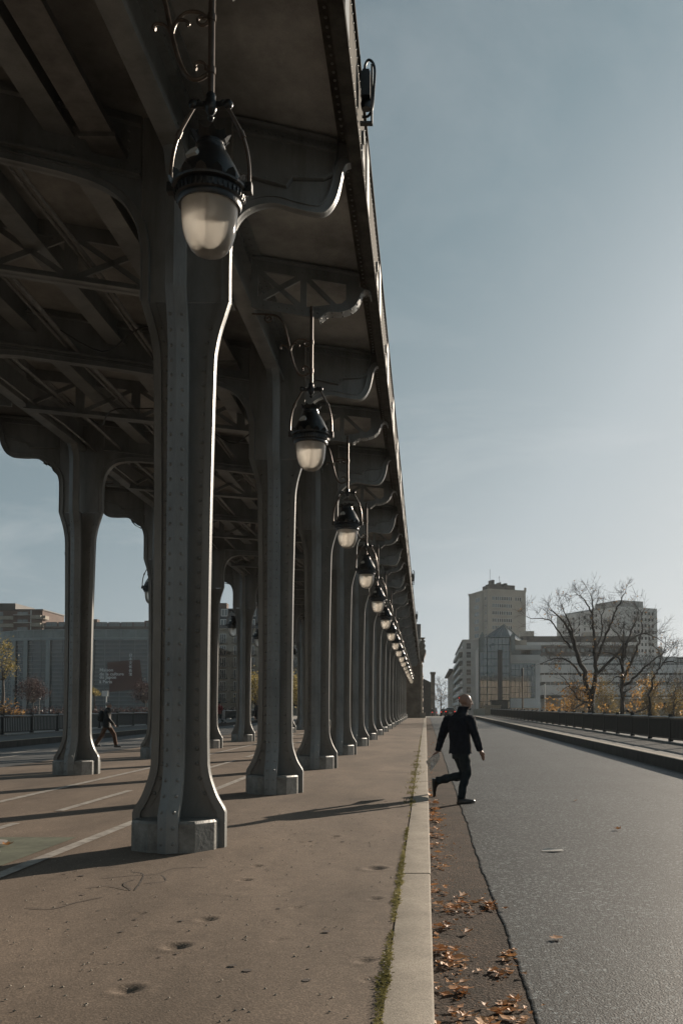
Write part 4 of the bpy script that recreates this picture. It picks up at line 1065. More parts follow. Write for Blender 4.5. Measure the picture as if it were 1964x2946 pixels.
T1 = [([(1704, 2110), z7(430,1700), z7(425,1600), z7(405,1500), z7(385,1400)], .46, .32, 0),
      ([z7(395,1450), z7(340,1220), z7(270,1060), z7(215,900), z7(170,750), z7(90,600), z7(0,510), z7(-90,440)], .34, .05, 1.5),
      ([z7(300,1110), z7(235,880), z7(190,700), z7(120,520), z7(60,380)], .2, .04, -2),
      ([z7(430,1560), z7(470,1380), z7(490,1200), z7(482,980), z7(465,760), z7(450,560), z7(445,380), z7(420,250)], .34, .05, -1.5),
      ([z7(455,520), z7(380,380), z7(300,280), z7(240,265)], .12, .03, -2.5),
      ([z7(490,1260), z7(600,1150), z7(740,1010), z7(860,870), z7(960,800), z7(1090,745), z7(1200,780), z7(1290,830)], .22, .05, 3),
      ([z7(495,1080), z7(560,900), z7(640,700), z7(720,500), z7(800,330), z7(860,220)], .19, .04, -3),
      ([z7(500,900), z7(570,740), z7(555,560), z7(600,420)], .13, .04, 2.5),
      ([z7(410,1600), z7(330,1590), z7(250,1540), z7(200,1440), z7(120,1330), z7(0,1220)], .17, .04, -2.5),
      ([z7(350,1590), z7(270,1650), z7(180,1720)], .12, .05, -2),
      ([z7(380,1480), z7(270,1440), z7(150,1400), z7(40,1480)], .13, .04, 2),
      ([z7(300,1270), z7(220,1150), z7(140,1080), z7(20,1050), z7(-100,1080), z7(-200,1120)], .15, .04, 2.5),
      ([z7(180,930), z7(110,830), z7(30,720), z7(-60,600), z7(-160,560), z7(-300,560), z7(-370,530)], .14, .03, 2)]
LS1 = [(1672,1990,30,420),(1700,1950,22,260),(1655,1985,34,300),(1620,2030,30,260),(1690,2020,22,160),(1600,2040,18,120),(1603,1885,8,26),(1600,1915,8,30),(1640,2000,45,300),(1712,1975,18,150),(1735,2035,20,120)]
guided_tree('bare_tree', 'big bare tree with forked trunk and orange leaves low down, beyond the railing', 95, T1, 1, 11, LS1, -1.5, group='bare trees beyond the railing')
T2 = [([(1790, 2110), z7(820,1700), z7(815,1500), z7(820,1300), z7(822,1100), z7(828,900), z7(832,720)], .30, .10, 0),
      ([z7(825,1350), z7(870,1230), z7(930,1090), z7(1000,930), z7(1040,800), z7(1060,640), z7(1050,480)], .2, .04, -2),
      ([z7(825,1050), z7(870,900), z7(940,700), z7(985,560), z7(1010,440)], .16, .04, 2.2),
      ([z7(835,1390), z7(930,1330), z7(1040,1210), z7(1150,1120), z7(1280,1020), z7(1380,960)], .18, .04, -2),
      ([z7(815,1180), z7(780,1070), z7(700,1000), z7(600,985), z7(540,1000)], .15, .04, -2.5),
      ([z7(828,860), z7(760,760), z7(690,690), z7(640,640)], .1, .03, 2),
      ([z7(812,1290), z7(750,1280), z7(690,1320), z7(640,1370)], .09, .03, 1.5),
      ([z7(850,1700), z7(950,1720), z7(1080,1690), z7(1150,1620)], .14, .05, 2)]
LS2 = [(1802,1945,16,150),(1806,1915,9,60),(1830,2000,22,240),(1850,1965,22,200),(1815,2035,20,130),(1885,1975,25,120),(1895,2030,18,110),(1835,2025,10,100)]
guided_tree('bare_tree', 'tall bare tree with a broken upright stem, right of the forked one', 88, T2, 1, 23, LS2, -1.5, group='bare trees beyond the railing')
T3 = [([(1869, 2110), z7(1160,1700), z7(1165,1500), z7(1200,1320), z7(1250,1200), z7(1320,1110), z7(1400,1010)], .16, .05, 0),
      ([z7(1270,1180), z7(1290,1050), z7(1350,940)], .08, .03, 1.5), ([z7(1320,1110), z7(1430,1090), z7(1500,1120)], .08, .03, -1.5), ([z7(1170,1480), z7(1120,1400), z7(1060,1360)], .07, .03, 1)]
guided_tree('slender_bare_tree', 'slender leaning bare tree at the right, growing from the quay', 80, T3, 1, 31, [(1870,1970,25,60)], -1.5, twig_r=.02)
T4 = [([(1936, 2110), z7(1450,1700), z7(1460,1570), z7(1455,1480), z7(1500,1380)], .10, .04, 0), ([z7(1455,1650), z7(1500,1590), z7(1560,1570)], .06, .03, 1), ([z7(1460,1560), z7(1410,1490), z7(1380,1400)], .05, .02, 1)]
guided_tree('slender_bare_tree', 'thin small bare tree before the low pale quay building', 78, T4, 1, 37, [(1962,2045,16,60)], -1.5, twig_r=.015)
def bush(name, label, c, rx, ry, rz, n, s, m, seed, cat='shrub', group=None, trunk=0, br=40, clump=18):
    rnd = random.Random(seed); o = thing(name, label, cat, c, 0, group); tw = MB(); lm = MB(); z0 = trunk
    if trunk: tw.tube([(0,0,0), (.05,0,trunk*.6), (0,.03,trunk+rz*.5)], [trunk*.05+.03, trunk*.04+.02, .02], 6)
    cl = []
    for i in range(clump):
        t = rnd.uniform(0, 2*PI); u = rnd.uniform(-.8, 1); k = rnd.uniform(.45, 1.0)
        cl.append(Vector((rx*k*math.cos(t)*math.sqrt(max(1-u*u, .05)), ry*k*math.sin(t)*math.sqrt(max(1-u*u, .05)), z0 + rz + rz*u*k)))
    for i in range(br):
        c_ = rnd.choice(cl); b = Vector((rnd.gauss(0, rx*.08), rnd.gauss(0, ry*.08), z0 if trunk else 0)); mid = b.lerp(c_, .5) + Vector((rnd.gauss(0, rx*.1), rnd.gauss(0, ry*.1), 0))
        e = c_ + Vector((rnd.gauss(0, rx*.2), rnd.gauss(0, ry*.2), rnd.gauss(0, rz*.2))); tw.tube([b, mid, e], [.03*s/.2, .018*s/.2, .007*s/.2], 4, False)
    tw.build('trunk' if trunk else 'stems', M['twig'], o, 60)
    for i in range(n):
        c_ = rnd.choice(cl); leaf_quad(lm, c_ + Vector((rnd.gauss(0, rx*.24), rnd.gauss(0, ry*.24), rnd.gauss(0, rz*.22))), s*rnd.uniform(.7, 1.3), rnd)
    tag(lm.build('foliage', m, o, 0), kind='stuff'); return o
BG = 'brownish shrubs on the quay beyond the railing'
for i, (px, pyb, pyt, wpx, lab) in enumerate(((1740, 2055, 1948, 70, 'brownish shrub between the two big bare trees'), (1868, 2055, 1930, 55, 'tallest olive shrub behind the leaning slender tree'),
        (1935, 2055, 1950, 60, 'olive shrub at the right end of the quay'), (1655, 2058, 1985, 55, 'low orange tinted shrub left of the forked tree'), (1580, 2058, 2018, 35, 'smallest orange shrub near the white pole'))):
    Yb = 118 if i < 3 else 108; h = (pyb - pyt)*Yb/F
    bush('shrub', lab, (xof((px), Yb), Yb, -1.0 if i < 3 else -1.0), wpx*Yb/F*.62, 1.8, (h + 2.4)/2, 2400 if i < 3 else 700, .20, M['leaf_olive'] if i < 3 else M['leaf_orange'], 40+i, group=BG, br=90)
def bg(px, pyt, pyb, Yb): return (xof(px, Yb), Yb, at(px, pyb, Yb).z), (pyb-pyt)*Yb/F
c, h = bg(95, 1958, 2040, 125); bush('round_tree', 'small round dark red tree before the glass museum', c, 1.9, 1.7, h*.40, 2600, .17, M['leaf_red'], 51, 'tree', None, h*.22, 50, 26)
c, h = bg(418, 1968, 2038, 125); bush('round_tree', 'dark red tree half hidden behind the nearest column', c, 1.8, 1.7, h*.42, 2200, .17, M['leaf_red'], 52, 'tree', None, h*.2, 50, 24)
c, h = bg(272, 1978, 2036, 120); bush('small_tree', 'small yellow leaved tree beside the white sign post', c, .62, .6, h*.22, 420, .15, M['leaf_yel'], 53, 'tree', None, h*.55, 24)
c, h = bg(8, 1850, 2050, 100); bush('yellow_tree', 'yellow leaved tree cut by the left picture edge', c, 1.2, 1.1, h*.28, 700, .18, M['leaf_yel'], 54, 'tree', None, h*.46, 30)
c, h = bg(22, 2000, 2066, 80); bush('scrubby_bush', 'bare scrubby bush with few orange leaves behind the railing', c, .9, .8, h*.45, 140, .16, M['leaf_orange'], 55, 'shrub', None, 0, 70)
c, h = bg(55, 2040, 2066, 80); bush('low_bush', 'low orange leaved bush just behind the left railing', c, .5, .5, h*.5, 160, .14, M['leaf_orange'], 56, 'shrub')
c, h = bg(742, 1935, 2052, 150); bush('lime_tree', 'yellow green tree seen between second column and its neighbour', c, 2.2, 2, h*.42, 2600, .26, M['leaf_yel'], 57, 'tree', None, h*.16, 40, 26)
c, h = bg(852, 1935, 2052, 150); bush('lime_tree', 'bright yellow tree seen just right of the second column', c, 2.0, 2, h*.42, 2600, .26, M['leaf_yel'], 58, 'tree', None, h*.16, 40, 26)
T5 = [([(1268, 2056), (1268, 2030), (1267, 2005)], .25, .12, 0), ([(1267, 2010), (1258, 1990), (1256, 1972)], .1, .04, 1), ([(1267, 2010), (1276, 1988), (1282, 1975)], .1, .04, -1), ([(1267, 2005), (1268, 1980), (1265, 1962)], .1, .04, 1), ([(1267, 2018), (1250, 2008), (1242, 2000)], .1, .04, 1), ([(1268, 2018), (1283, 2010), (1292, 2000)], .1, .04, 1)]
guided_tree('dense_bare_tree', 'dense dark tree at the street end above the cars', 255, T5, 1, 61, [(1268,2005,34,1500),(1270,2028,36,1500)], ZB, twig_r=.04)
bpy.data.objects['dense_bare_tree'].children[-1].data.materials[0] = M['leaf_red']

# poles, signs, traffic light, quay wall
def pole(name, label, px, pyt, pyb, Yb, r, m, cat='pole'):
    b = at(px, pyb, Yb); h = (pyb-pyt)*Yb/F; o = thing(name, label, cat, b)
    mb = MB(); mb.tube([(0,0,-1), (0,0,h)], [r, r*.75], 8); mb.build('shaft', m, o, 60); return o, h
o, h = pole('wooden_mast', 'tall brown pole before the glass atrium', 1503, 1922, 2045, 128, .13, M['stone'])
mb = MB(); mb.lathe([(.16,h-1.1),(.16,h-.1),(.05,h)], 8); mb.build('head', M['dark_iron'], o)
o, h = pole('pale_pole', 'white pole standing behind the far railing', 1567, 1972, 2050, 110, .09, M['white'])
mb = MB(); mb.lathe([(.11,h),(.09,h+.12),(.0,h+.14)], 8); mb.build('cap', M['white'], o)
o, h = pole('sign_post', 'white square sign on a post before the glass museum', 305, 1998, 2036, 95, .09, M['white'], 'sign')
mb = MB(); mb.box(-.40, .22, -.14, -.08, h-.2, h+.34); mb.build('sign_board', M['white'], o)
o, h = pole('street_lamp', 'thin grey lamp post between museum and left railing', 112, 2012, 2068, 90, .05, M['galv'], 'street lamp')
mb = MB(); mb.ell((0,0,h), .1, .1, .12); mb.build('head', M['galv'], o)
o, h = pole('traffic_light', 'red traffic light beyond the walking man', 1321, 2006, 2058, 165, .07, M['dark_iron'], 'traffic light')
mb = MB(); mb.box(-.16, .16, -.16, .0, h-.9, h+.1); mb.build('housing', M['lampblack'], o)
mb = MB(); mb.ell((0, -.17, h-.15), .11, .05, .11); mb.build('red_lamp', M['tail'], o)
o = thing('quay_wall', 'long pale quay wall behind the left railing', 'wall', (-100, 118, -.9))
mb = MB(); mb.box(0, 76, 0, .6, 0, 2.15); mb.build('wall', M['grey_fac'], o)
mb = MB(); mb.box(0, 76, -.1, .7, 2.152, 2.35); mb.build('coping', M['dark_fac'], o)
o = thing('clipped_hedge', 'dark clipped hedge along the foot of the glass museum', 'hedge', (-110, 140, ZB))
rnd = random.Random(9); mb = MB()
for i in range(5000): leaf_quad(mb, Vector((rnd.uniform(0, 84), rnd.uniform(-.6, .6), rnd.uniform(.0, 1.45) + .15*math.sin(i))), rnd.uniform(.2, .4), rnd)
tag(mb.build('foliage', M['leaf_red'], o, 0), kind='stuff')

# ---------------------------------------------------------------- vehicles
def car(name, label, x, y, m, W=1.76, H=1.46, Lg=4.2, van=False, lit=True):
    o = thing(name, label, 'van' if van else 'car', (x, y, gz(y) - .14))
    h = W/2
    if van: secs = [(0, .45, .98, .95, 1.62), (.12, .35, 1.02, .97, H-.15), (.5, .32, 1.02, .90, H), (2.6, .3, 1.02, .90, H), (3.3, .3, 1.0, .86, H-.12), (3.9, .3, .98, .88, 1.15), (Lg, .4, .92, .85, .95)]
    else: secs = [(0, .45, .93, .86, .98), (.10, .33, 1.0, .86, 1.02), (.35, .28, 1.0, .74, H-.10), (.85, .26, 1.02, .72, H), (2.0, .26, 1.02, .73, H-.02), (2.9, .26, 1.0, .86, 1.02), (3.8, .3, .96, .86, .88), (Lg, .42, .86, .8, .7)]
    rings = []
    for (yy, z0, wb, wt, z1) in secs:
        zb = min(.92, z1-.04)
        rings.append([(-h*wb*.92, yy, z0), (h*wb*.92, yy, z0), (h*wb, yy, z0+.22), (h*wb*.97, yy, zb), (h*wt*.93, yy, z1-.05), (h*wt*.8, yy, z1), (-h*wt*.8, yy, z1), (-h*wt*.93, yy, z1-.05), (-h*wb*.97, yy, zb), (-h*wb, yy, z0+.22)])
    mb = MB(); mb.loft(rings); mb.build('body', m, o, 40)
    zt = H - .2
    mb = MB(); f = .02
    if van: mb.add([(-h*.78,.03,1.0),(h*.78,.03,1.0),(h*.72,.10,zt),(-h*.72,.10,zt)], [(0,1,2,3)])
    else: mb.add([(-h*.72,.115-f*2,1.05),(h*.72,.115-f*2,1.05),(h*.62,.315-f,zt+.05),(-h*.62,.315-f,zt+.05)], [(0,1,2,3)])
    mb.build('rear_window', M['wglass'], o, 0)
    wh = MB(); wh.lathe([(.02,-.1),(.30,-.1),(.32,-.06),(.32,.06),(.30,.1),(.02,.1)], 20); wm_ = wh.mesh('wheel', M['tyre'], 40)
    for sx in (-1, 1):
        for yy in (.75, Lg-.85):
            c = link('wheel', wm_, o); c.location = (sx*(h-.1), yy, .32); c.rotation_euler = (0, PI/2, 0)
        mb = MB(); mb.box(sx*h*.80-.08, sx*h*.80+.08, -.02, .10, .76, .90); mb.build('tail_light', M['tail'], o)
        mb = MB(); mb.box(sx*(h+.02)-.09, sx*(h+.02)+.09, 2.7, 2.85, .98, 1.12); mb.build('mirror', m, o)
    mb = MB(); mb.box(-.26, .26, -.03, .03, .60, .71); mb.build('number_plate', M['plate'], o)
    mb = MB(); mb.box(-h*.94, h*.94, -.06, .08, .40, .58); mb.build('bumper', m, o)
    return o
car('parked_car', 'dark hatchback at the kerb, nearest car beyond the walking man', xof(1295, 150), 150, M['carblack'])
car('parked_car', 'dark car half hidden behind the nearer hatchback', xof(1279, 186), 186, M['carblack'], 1.75, 1.5)
car('white_van', 'white van driving away with lit tail lights', xof(1246, 232), 232, M['carwhite'], 1.95, 2.05, 4.4, True)
o = thing('motorcycle', 'motorcycle with lit tail light in front of the white van', 'motorcycle', (xof(1243, 190), 190, gz(190) - .14))
wh = MB(); wh.lathe([(.14,-.07),(.27,-.07),(.31,0),(.27,.07),(.14,.07),(.14,-.07)], 20); wm_ = wh.mesh('wheel', M['tyre'], 40)
for yy in (0, 1.4): c = link('wheel', wm_, o); c.location = (0, yy, .31); c.rotation_euler = (0, PI/2, 0)
mb = MB(); mb.ell((0,.75,.72), .2, .6, .22); mb.box(-.14, .14, -.1, .7, .72, .86); mb.bar((-.4,1.15,1.0), (.4,1.15,1.0), .05, .05); mb.bar((0,1.15,1), (0,1.4,.3), .09, .09); mb.bar((0,.1,.3), (0,.5,.6), .1, .1); mb.box(-.22, .22, -.3, .05, .72, 1.0); mb.build('body', M['carblack'], o, 40)
mb = MB(); mb.box(-.10, .10, -.34, -.302, .74, .84); mb.build('tail_light', M['tail'], o)

# ---------------------------------------------------------------- people
def fuse(name, mb, m, parent, vox, sm=6):
    me = mb.mesh(name + '_raw', m, 0)
    t = bpy.data.objects.new(name, me); COL.objects.link(t)
    r = t.modifiers.new('r', 'REMESH'); r.mode = 'VOXEL'; r.voxel_size = vox
    s = t.modifiers.new('s', 'SMOOTH'); s.iterations = sm; s.factor = .5
    bpy.context.view_layer.update()
    dg = bpy.context.evaluated_depsgraph_get()
    me2 = bpy.data.meshes.new_from_object(t.evaluated_get(dg)); me2.name = name
    bpy.data.objects.remove(t)
    if not me2.materials: me2.materials.append(m)
    me2.shade_smooth()
    return link(name, me2, parent)
def ringtube(mb, sts, n=16):
    """sts: (centre, half width, half depth, axis angle) horizontal ellipses"""
    rings = []
    for c, a, b, ang in sts:
        c = Vector(c); ca, sa = math.cos(ang), math.sin(ang)
        rings.append([c + Vector((a*math.cos(2*PI*k/n)*ca - b*math.sin(2*PI*k/n)*sa, a*math.cos(2*PI*k/n)*sa + b*math.sin(2*PI*k/n)*ca, 0)) for k in range(n)])
    mb.loft(rings)
def hand(mb, w, d, side, curl=.5, s=1.0):
    """palm from wrist w along d; five separate fingers, thumb leaving the side of the palm"""
    d = Vector(d).normalized(); x = d.cross(Vector(side)).normalized(); nrm = x.cross(d).normalized(); w = Vector(w)
    mb.tube([w - d*.03, w + d*.02*s, w + d*.05*s, w + d*.085*s], [.026*s, .030*s, .036*s, .033*s], 10)
    for i, (off, ln) in enumerate(((-.028,.066), (-.0095,.078), (.0095,.074), (.027,.058))):
        b = w + d*.085*s + x*off*s; p = b; pts = [b - d*.02]; dd = d.copy()
        for k in range(3):
            dd = (dd + nrm*curl*.45).normalized(); p = p + dd*ln*s/2.4; pts.append(p)
        mb.tube(pts, [.010*s, .0095*s, .0085*s, .007*s], 7)
    b = w + d*.03*s - x*.03*s; mb.tube([b, b - x*.025*s + d*.025*s, b - x*.03*s + d*.055*s + nrm*.012], [.012*s, .011*s, .009*s], 7)
def head(mb, c, fdir, s=1.0, tilt=0.0):
    f = Vector(fdir).normalized(); r = f.cross(Vector((0,0,1))).normalized(); c = Vector(c)
    rot = Matrix((r, f, Vector((0,0,1)))).transposed()
    if tilt: rot = Matrix.Rotation(tilt, 3, r) @ rot
    E = lambda p, a, b, d: mb.ell(c + rot @ Vector(p)*s, a*s, b*s, d*s, rot, 18, 12)
    E((0,-.012,.028), .075, .093, .088); E((0,.028,-.030), .058, .068, .078); E((0,.048,-.082), .034, .034, .026)
    E((0,.100,-.012), .013, .019, .026); E((0,.112,-.024), .015, .014, .011); E((0,.088,-.056), .024, .014, .008); E((0,.086,-.066), .021, .014, .008)
    E((0,.085,.024), .05, .014, .010)
    for sx in (-1, 1): E((sx*.076,-.008,-.006), .010, .022, .033); E((sx*.03,.082,.008), .014, .010, .008)
    return rot

# the man stepping into the road
FOOT = on_floor(1338, 2312, -.135); PH = R(38)
fd = Vector((math.cos(PH), math.sin(PH), 0)); lf = Vector((-math.sin(PH), math.cos(PH), 0))
def U(u, v, dy=0.0): return Vector(((u - 960)/1145.0, dy, (2080 - v)/1145.0 + .012))
man = thing('person', 'bald man in navy coat stepping into the road with a newspaper', 'person', (FOOT.x, FOOT.y, FOOT.z))
lsh, lel, lwr = U(668, 575, .13), U(548, 880, .17), U(468, 1165, .15)
rsh, rel, rwr = U(1035, 560, -.12), U(1128, 850, -.18), U(1225, 1140, -.12)
rhip, rkn, ran = U(930, 1190, -.06), U(965, 1560, -.02), U(895, 1990, .0)
lhip, lkn, lan = U(850, 1190, .06), U(930, 1580, .06), U(450, 1700, .12)
neck = U(925, 400, .0); hc = U(970, 262, .01)
mb = MB()
HF = Vector((.93, .37, 0)); hrot = head(mb, hc, HF, 1.06, R(-7))
mb.tube([U(905, 500), neck, U(955, 330, .0)], [.075, .058, .058], 12)
ringtube(mb, [(U(880, 1200), .14, .10, PH - PI/2), (U(860, 900), .14, .10, PH - PI/2), (U(860, 600), .17, .10, PH - PI/2), (U(890, 490), .08, .07, PH - PI/2)])
for a, b, c_ in ((lsh, lel, lwr), (rsh, rel, rwr)): mb.tube([a, b, c_], [.05, .040, .026], 10)
for a, b, c_ in ((rhip, rkn, ran), (lhip, lkn, lan)): mb.tube([a, b, c_], [.05, .036, .03], 10)
hand(mb, lwr, U(440, 1230, .15) - lwr, (-.6, .7, .3), .9); hand(mb, rwr, U(1268, 1225, -.08) - rwr, (-.5, -.5, .3), .5)
fuse('body', mb, M['skin'], man, .0065, 3)
def wrinkle(p, a=.012): return a*MN.noise(p*9)
mb = MB()                                               # coat: torso, collar, sleeves
ax = PH - PI/2
ringtube(mb, [(U(872, 1195), .205, .150, ax), (U(872, 1100), .205, .148, ax), (U(862, 950), .200, .145, ax), (U(858, 800), .205, .148, ax), (U(858, 660), .222, .148, ax), (U(862, 575), .215, .135, ax), (U(875, 510), .165, .115, ax), (U(900, 455), .10, .09, ax), (U(925, 385), .088, .088, ax), (U(935, 345), .090, .092, ax)], 24)
for a, b, c_, in ((lsh, lel, lwr), (rsh, rel, rwr)):
    V = smooth_pts([a + Vector((0,0,.0)), a.lerp(b, .5), b, b.lerp(c_, .55), c_], 5)
    mb.tube(V, [(.088 - .036*i/(len(V)-1)) * (1 + .05*math.sin(i*2.1)) for i in range(len(V))], 14)
mb.ell(lsh + Vector((.01,0,-.02)), .095, .09, .085); mb.ell(rsh + Vector((-.01,0,-.02)), .095, .09, .085)
coat = fuse('coat', mb, M['coat'], man, .010, 4)
for v in coat.data.vertices:
    n_ = MN.noise(Vector((v.co.x*7, v.co.y*7, v.co.z*5))) * .013 + MN.noise(Vector((v.co.x*18, v.co.y*18, v.co.z*11))) * .005; v.co += v.normal * n_
mb = MB(); b0 = U(872, 1190); pr = []
for k in range(25):
    a = 2*PI*k/24; pr.append(Vector((.213*math.cos(a)*math.cos(ax) - .158*math.sin(a)*math.sin(ax), .213*math.cos(a)*math.sin(ax) + .158*math.sin(a)*math.cos(ax), 0)))
mb.loft([[b0 + p*.99 + Vector((0,0,.05)) for p in pr[:24]], [b0 + p*(1.03 + .05*math.sin(i*1.6)) + Vector((0,0,-.006+.008*math.sin(i*2.3))) for i, p in enumerate(pr[:24])], [b0 + p*.94 + Vector((0,0,.0)) for p in pr[:24]], [b0 + p*.90 + Vector((0,0,.05)) for p in pr[:24]]], True, False)
mb.build('hem', M['coat'], coat, 60)
mb = MB()                                               # trousers
ringtube(mb, [(U(880, 1130), .17, .12, ax), (U(880, 1220), .172, .125, ax), (U(890, 1290), .165, .12, ax)], 20)
for (a, b, c_), w0 in (((rhip, rkn, ran), 1), ((lhip, lkn, lan), 2)):
    V = smooth_pts([a, a.lerp(b, .5) + fd*.012, b + fd*.02, b.lerp(c_, .5) - fd*.01, c_], 5)
    rr = [.098, .090, .074, .066, .066]
    mb.tube(V, [rr[min(int(i/5), 4)]*(1-(i % 5)/5) + rr[min(int(i/5)+1, 4)]*((i % 5)/5) + .004*math.sin(i*1.9+w0) for i in range(len(V))], 14)
tr = fuse('trousers', mb, M['denim'], man, .010, 3)
for v in tr.data.vertices: v.co += v.normal * (MN.noise(Vector((v.co.x*12, v.co.y*12, v.co.z*9))) * .012)
def shoe(par, heel, toe, up, s=1.0):
    heel = Vector(heel); toe = Vector(toe); d = (toe-heel); l = d.length; d.normalize(); up = Vector(up); up = (up - d*up.dot(d)).normalized(); x = d.cross(up)
    rings = []
    for t, w, h in ((0,.024,.055),(.05,.036,.085),(.2,.040,.095),(.36,.038,.082),(.5,.041,.060),(.7,.047,.048),(.88,.042,.040),(.97,.026,.032),(1.0,.012,.024)):
        c = heel + d*l*t; rings.append([c + x*w*a*s + up*h*b*s for a, b in ((-1,.02),(-1,.22),(-.85,.65),(-.45,1),(.45,1),(.85,.65),(1,.22),(1,.02))])
    mb = MB(); mb.loft(rings); sh = mb.build('shoe', M['shoe'], par, 60)
    mb = MB(); mb.loft([[c + x*w*a + up*b for a, b in ((-1.08,-.012),(1.08,-.012),(1.08,.012),(-1.08,.012))] for c, w in ((heel-d*.005, .026), (heel+d*l*.1, .04), (heel+d*l*.4, .038), (heel+d*l*.7, .048), (heel+d*l*.95, .03), (toe+d*.006, .012))]); mb.build('sole', M['lampblack'], sh, 30)
shoe(man, ran + Vector((-.07,-.03,-.085)) , Vector((.155,.09,.016)), (0,0,1))
shoe(man, lan + Vector((-.065,.0,.035)), lan + Vector((-.055,.03,-.255)), (1,.1,.05))
np_ = thing('newspaper', 'folded newspaper held low in the walking man\'s hand', 'newspaper', (FOOT.x, FOOT.y, FOOT.z))
mb = MB()
for j, (off, tw, ln) in enumerate(((0,0,0), (.02,.12,-.03), (-.018,-.1,.02), (.035,.2,-.05))):
    A, B, C_, D = U(485, 1150, .15+off), U(505, 1290, .12+off*2), U(345+ln*300, 1520+tw*60, .17+off*3), U(300-tw*250, 1330+tw*150, .2+off*3)
    g = []
    for a in range(7):
        for b in range(7):
            p = A.lerp(B, b/6).lerp(D.lerp(C_, b/6), a/6); p.y += .022*math.sin(a*.9+j+b*.6); g.append(p)
    fs = [(a*7+b, a*7+b+1, a*7+b+8, a*7+b+7) for a in range(6) for b in range(6)]
    mb.add(g + [p + Vector((.0015,.003,.0)) for p in g], fs + [tuple(reversed([i+49 for i in f])) for f in fs])
mb.build('folded_pages', M['paper'], np_, 60)

def walker(label, x, y, off, face, H, top, legs, hair, stride=.34, bag=None, skirt=None, arm=.25):
    """a walking person; face = heading angle (0 = +x)"""
    o = thing('person', label, 'person', (x, y, gz(y) + off), face - PI/2); s = H/1.72   # local +y is forward
    V = lambda a, b, c: Vector((a, b, c))*s
    mb = MB(); head(mb, V(0,.05,1.58), (0,1,0), s); mb.tube([V(0,0,1.36), V(0,.03,1.5)], [.055*s, .052*s], 10)
    ringtube(mb, [(V(0,0,.86), .13*s, .1*s, 0), (V(0,0,1.15), .13*s, .1*s, 0), (V(0,.01,1.36), .16*s, .09*s, 0), (V(0,.02,1.43), .06*s, .06*s, 0)])
    L = []; A = []
    for sx, st in ((-1, stride), (1, -stride)):
        hp = V(sx*.08, 0, .88); kn = V(sx*.085, st*.62 + .05, .48); an = V(sx*.085, st - (.06 if st < 0 else 0), .09 if st > 0 else .12); L.append((hp, kn, an, st))
        sh = V(sx*.19, .01, 1.36); el = V(sx*.23, -st*arm*1.2 - .03, 1.09); wr = V(sx*.22, -st*arm*2.4 + .07, .86); A.append((sh, el, wr))
        mb.tube([hp, kn, an], [.07*s, .05*s, .035*s], 10); mb.tube([sh, el, wr], [.045*s, .036*s, .025*s], 10); hand(mb, wr, (wr-el), (0, 1, .2) if sx > 0 else (0, -1, .2), .5, s)
    fuse('body', mb, M['skin'], o, .009*s, 3)
    mb = MB(); ringtube(mb, [(V(0,0,.74), .205*s, .155*s, 0), (V(0,0,.95), .20*s, .15*s, 0), (V(0,.0,1.2), .20*s, .15*s, 0), (V(0,.01,1.36), .205*s, .135*s, 0), (V(0,.02,1.44), .11*s, .095*s, 0), (V(0,.03,1.50), .078*s, .08*s, 0)], 20)
    for sh, el, wr in A: mb.tube([sh, el, wr], [.082*s, .066*s, .055*s], 12)
    j = fuse('jacket', mb, top, o, .014*s, 4)
    mb = MB(); ringtube(mb, [(V(0,0,.72), .16*s, .12*s, 0), (V(0,0,.9), .155*s, .12*s, 0)], 16)
    for hp, kn, an, st in L: mb.tube([hp, kn, an], [.098*s, .08*s, .07*s], 12)
    fuse('trousers', mb, legs, o, .014*s, 4)
    for hp, kn, an, st in L: shoe(o, an + V(0,-.07,-.085), an + V(0,.19,-.075), (0,0,1))
    mb = MB(); mb.ell(V(0,.03,1.625), .088*s, .105*s, .088*s); mb.build('hair', hair, o, 60)
    if bag:
        b = MB(); b.ell(V(0,-.20,1.18), .15*s, .11*s, .23*s); b.ell(V(0,-.28,1.10), .11*s, .06*s, .12*s); b.build('backpack', bag, o, 60)
    return o
Yw = 35.8
walker('grey haired man in black jacket and rust trousers walking past the railing', xof(309, Yw), Yw, -.15, R(12), 1.70, M['blackcloth'], M['brownpants'], M['greyhair'], .33, M['blackcloth'])
walker('person in dark clothes with red backpack on the left pavement', xof(632, 73), 73, .095, R(150), 1.62, M['redcloth'], M['blackcloth'], M['blackcloth'], .2, M['redcloth'])
walker('small child in pale clothes beside the red backpack', xof(644, 73), 73, .095, R(170), 1.15, M['palecloth'], M['palecloth'], M['blackcloth'], .15)
walker('person all in black half hidden behind the second column', xof(748, 47), 47, 0, R(80), 1.72, M['blackcloth'], M['blackcloth'], M['blackcloth'], .25)
walker('dark figure standing far off between third and fourth columns', xof(956, 84), 84, 0, R(85), 1.72, M['blackcloth'], M['blackcloth'], M['blackcloth'], .15)
walker('helmeted rider in black sitting on the motorcycle', xof(1243, 190), 190.4, -.02, R(90), 1.5, M['blackcloth'], M['blackcloth'], M['white'], .05)
walker('distant pedestrian in dark coat beside the traffic light', xof(1326, 160), 160, .0, R(90), 1.7, M['blackcloth'], M['blackcloth'], M['blackcloth'], .2)

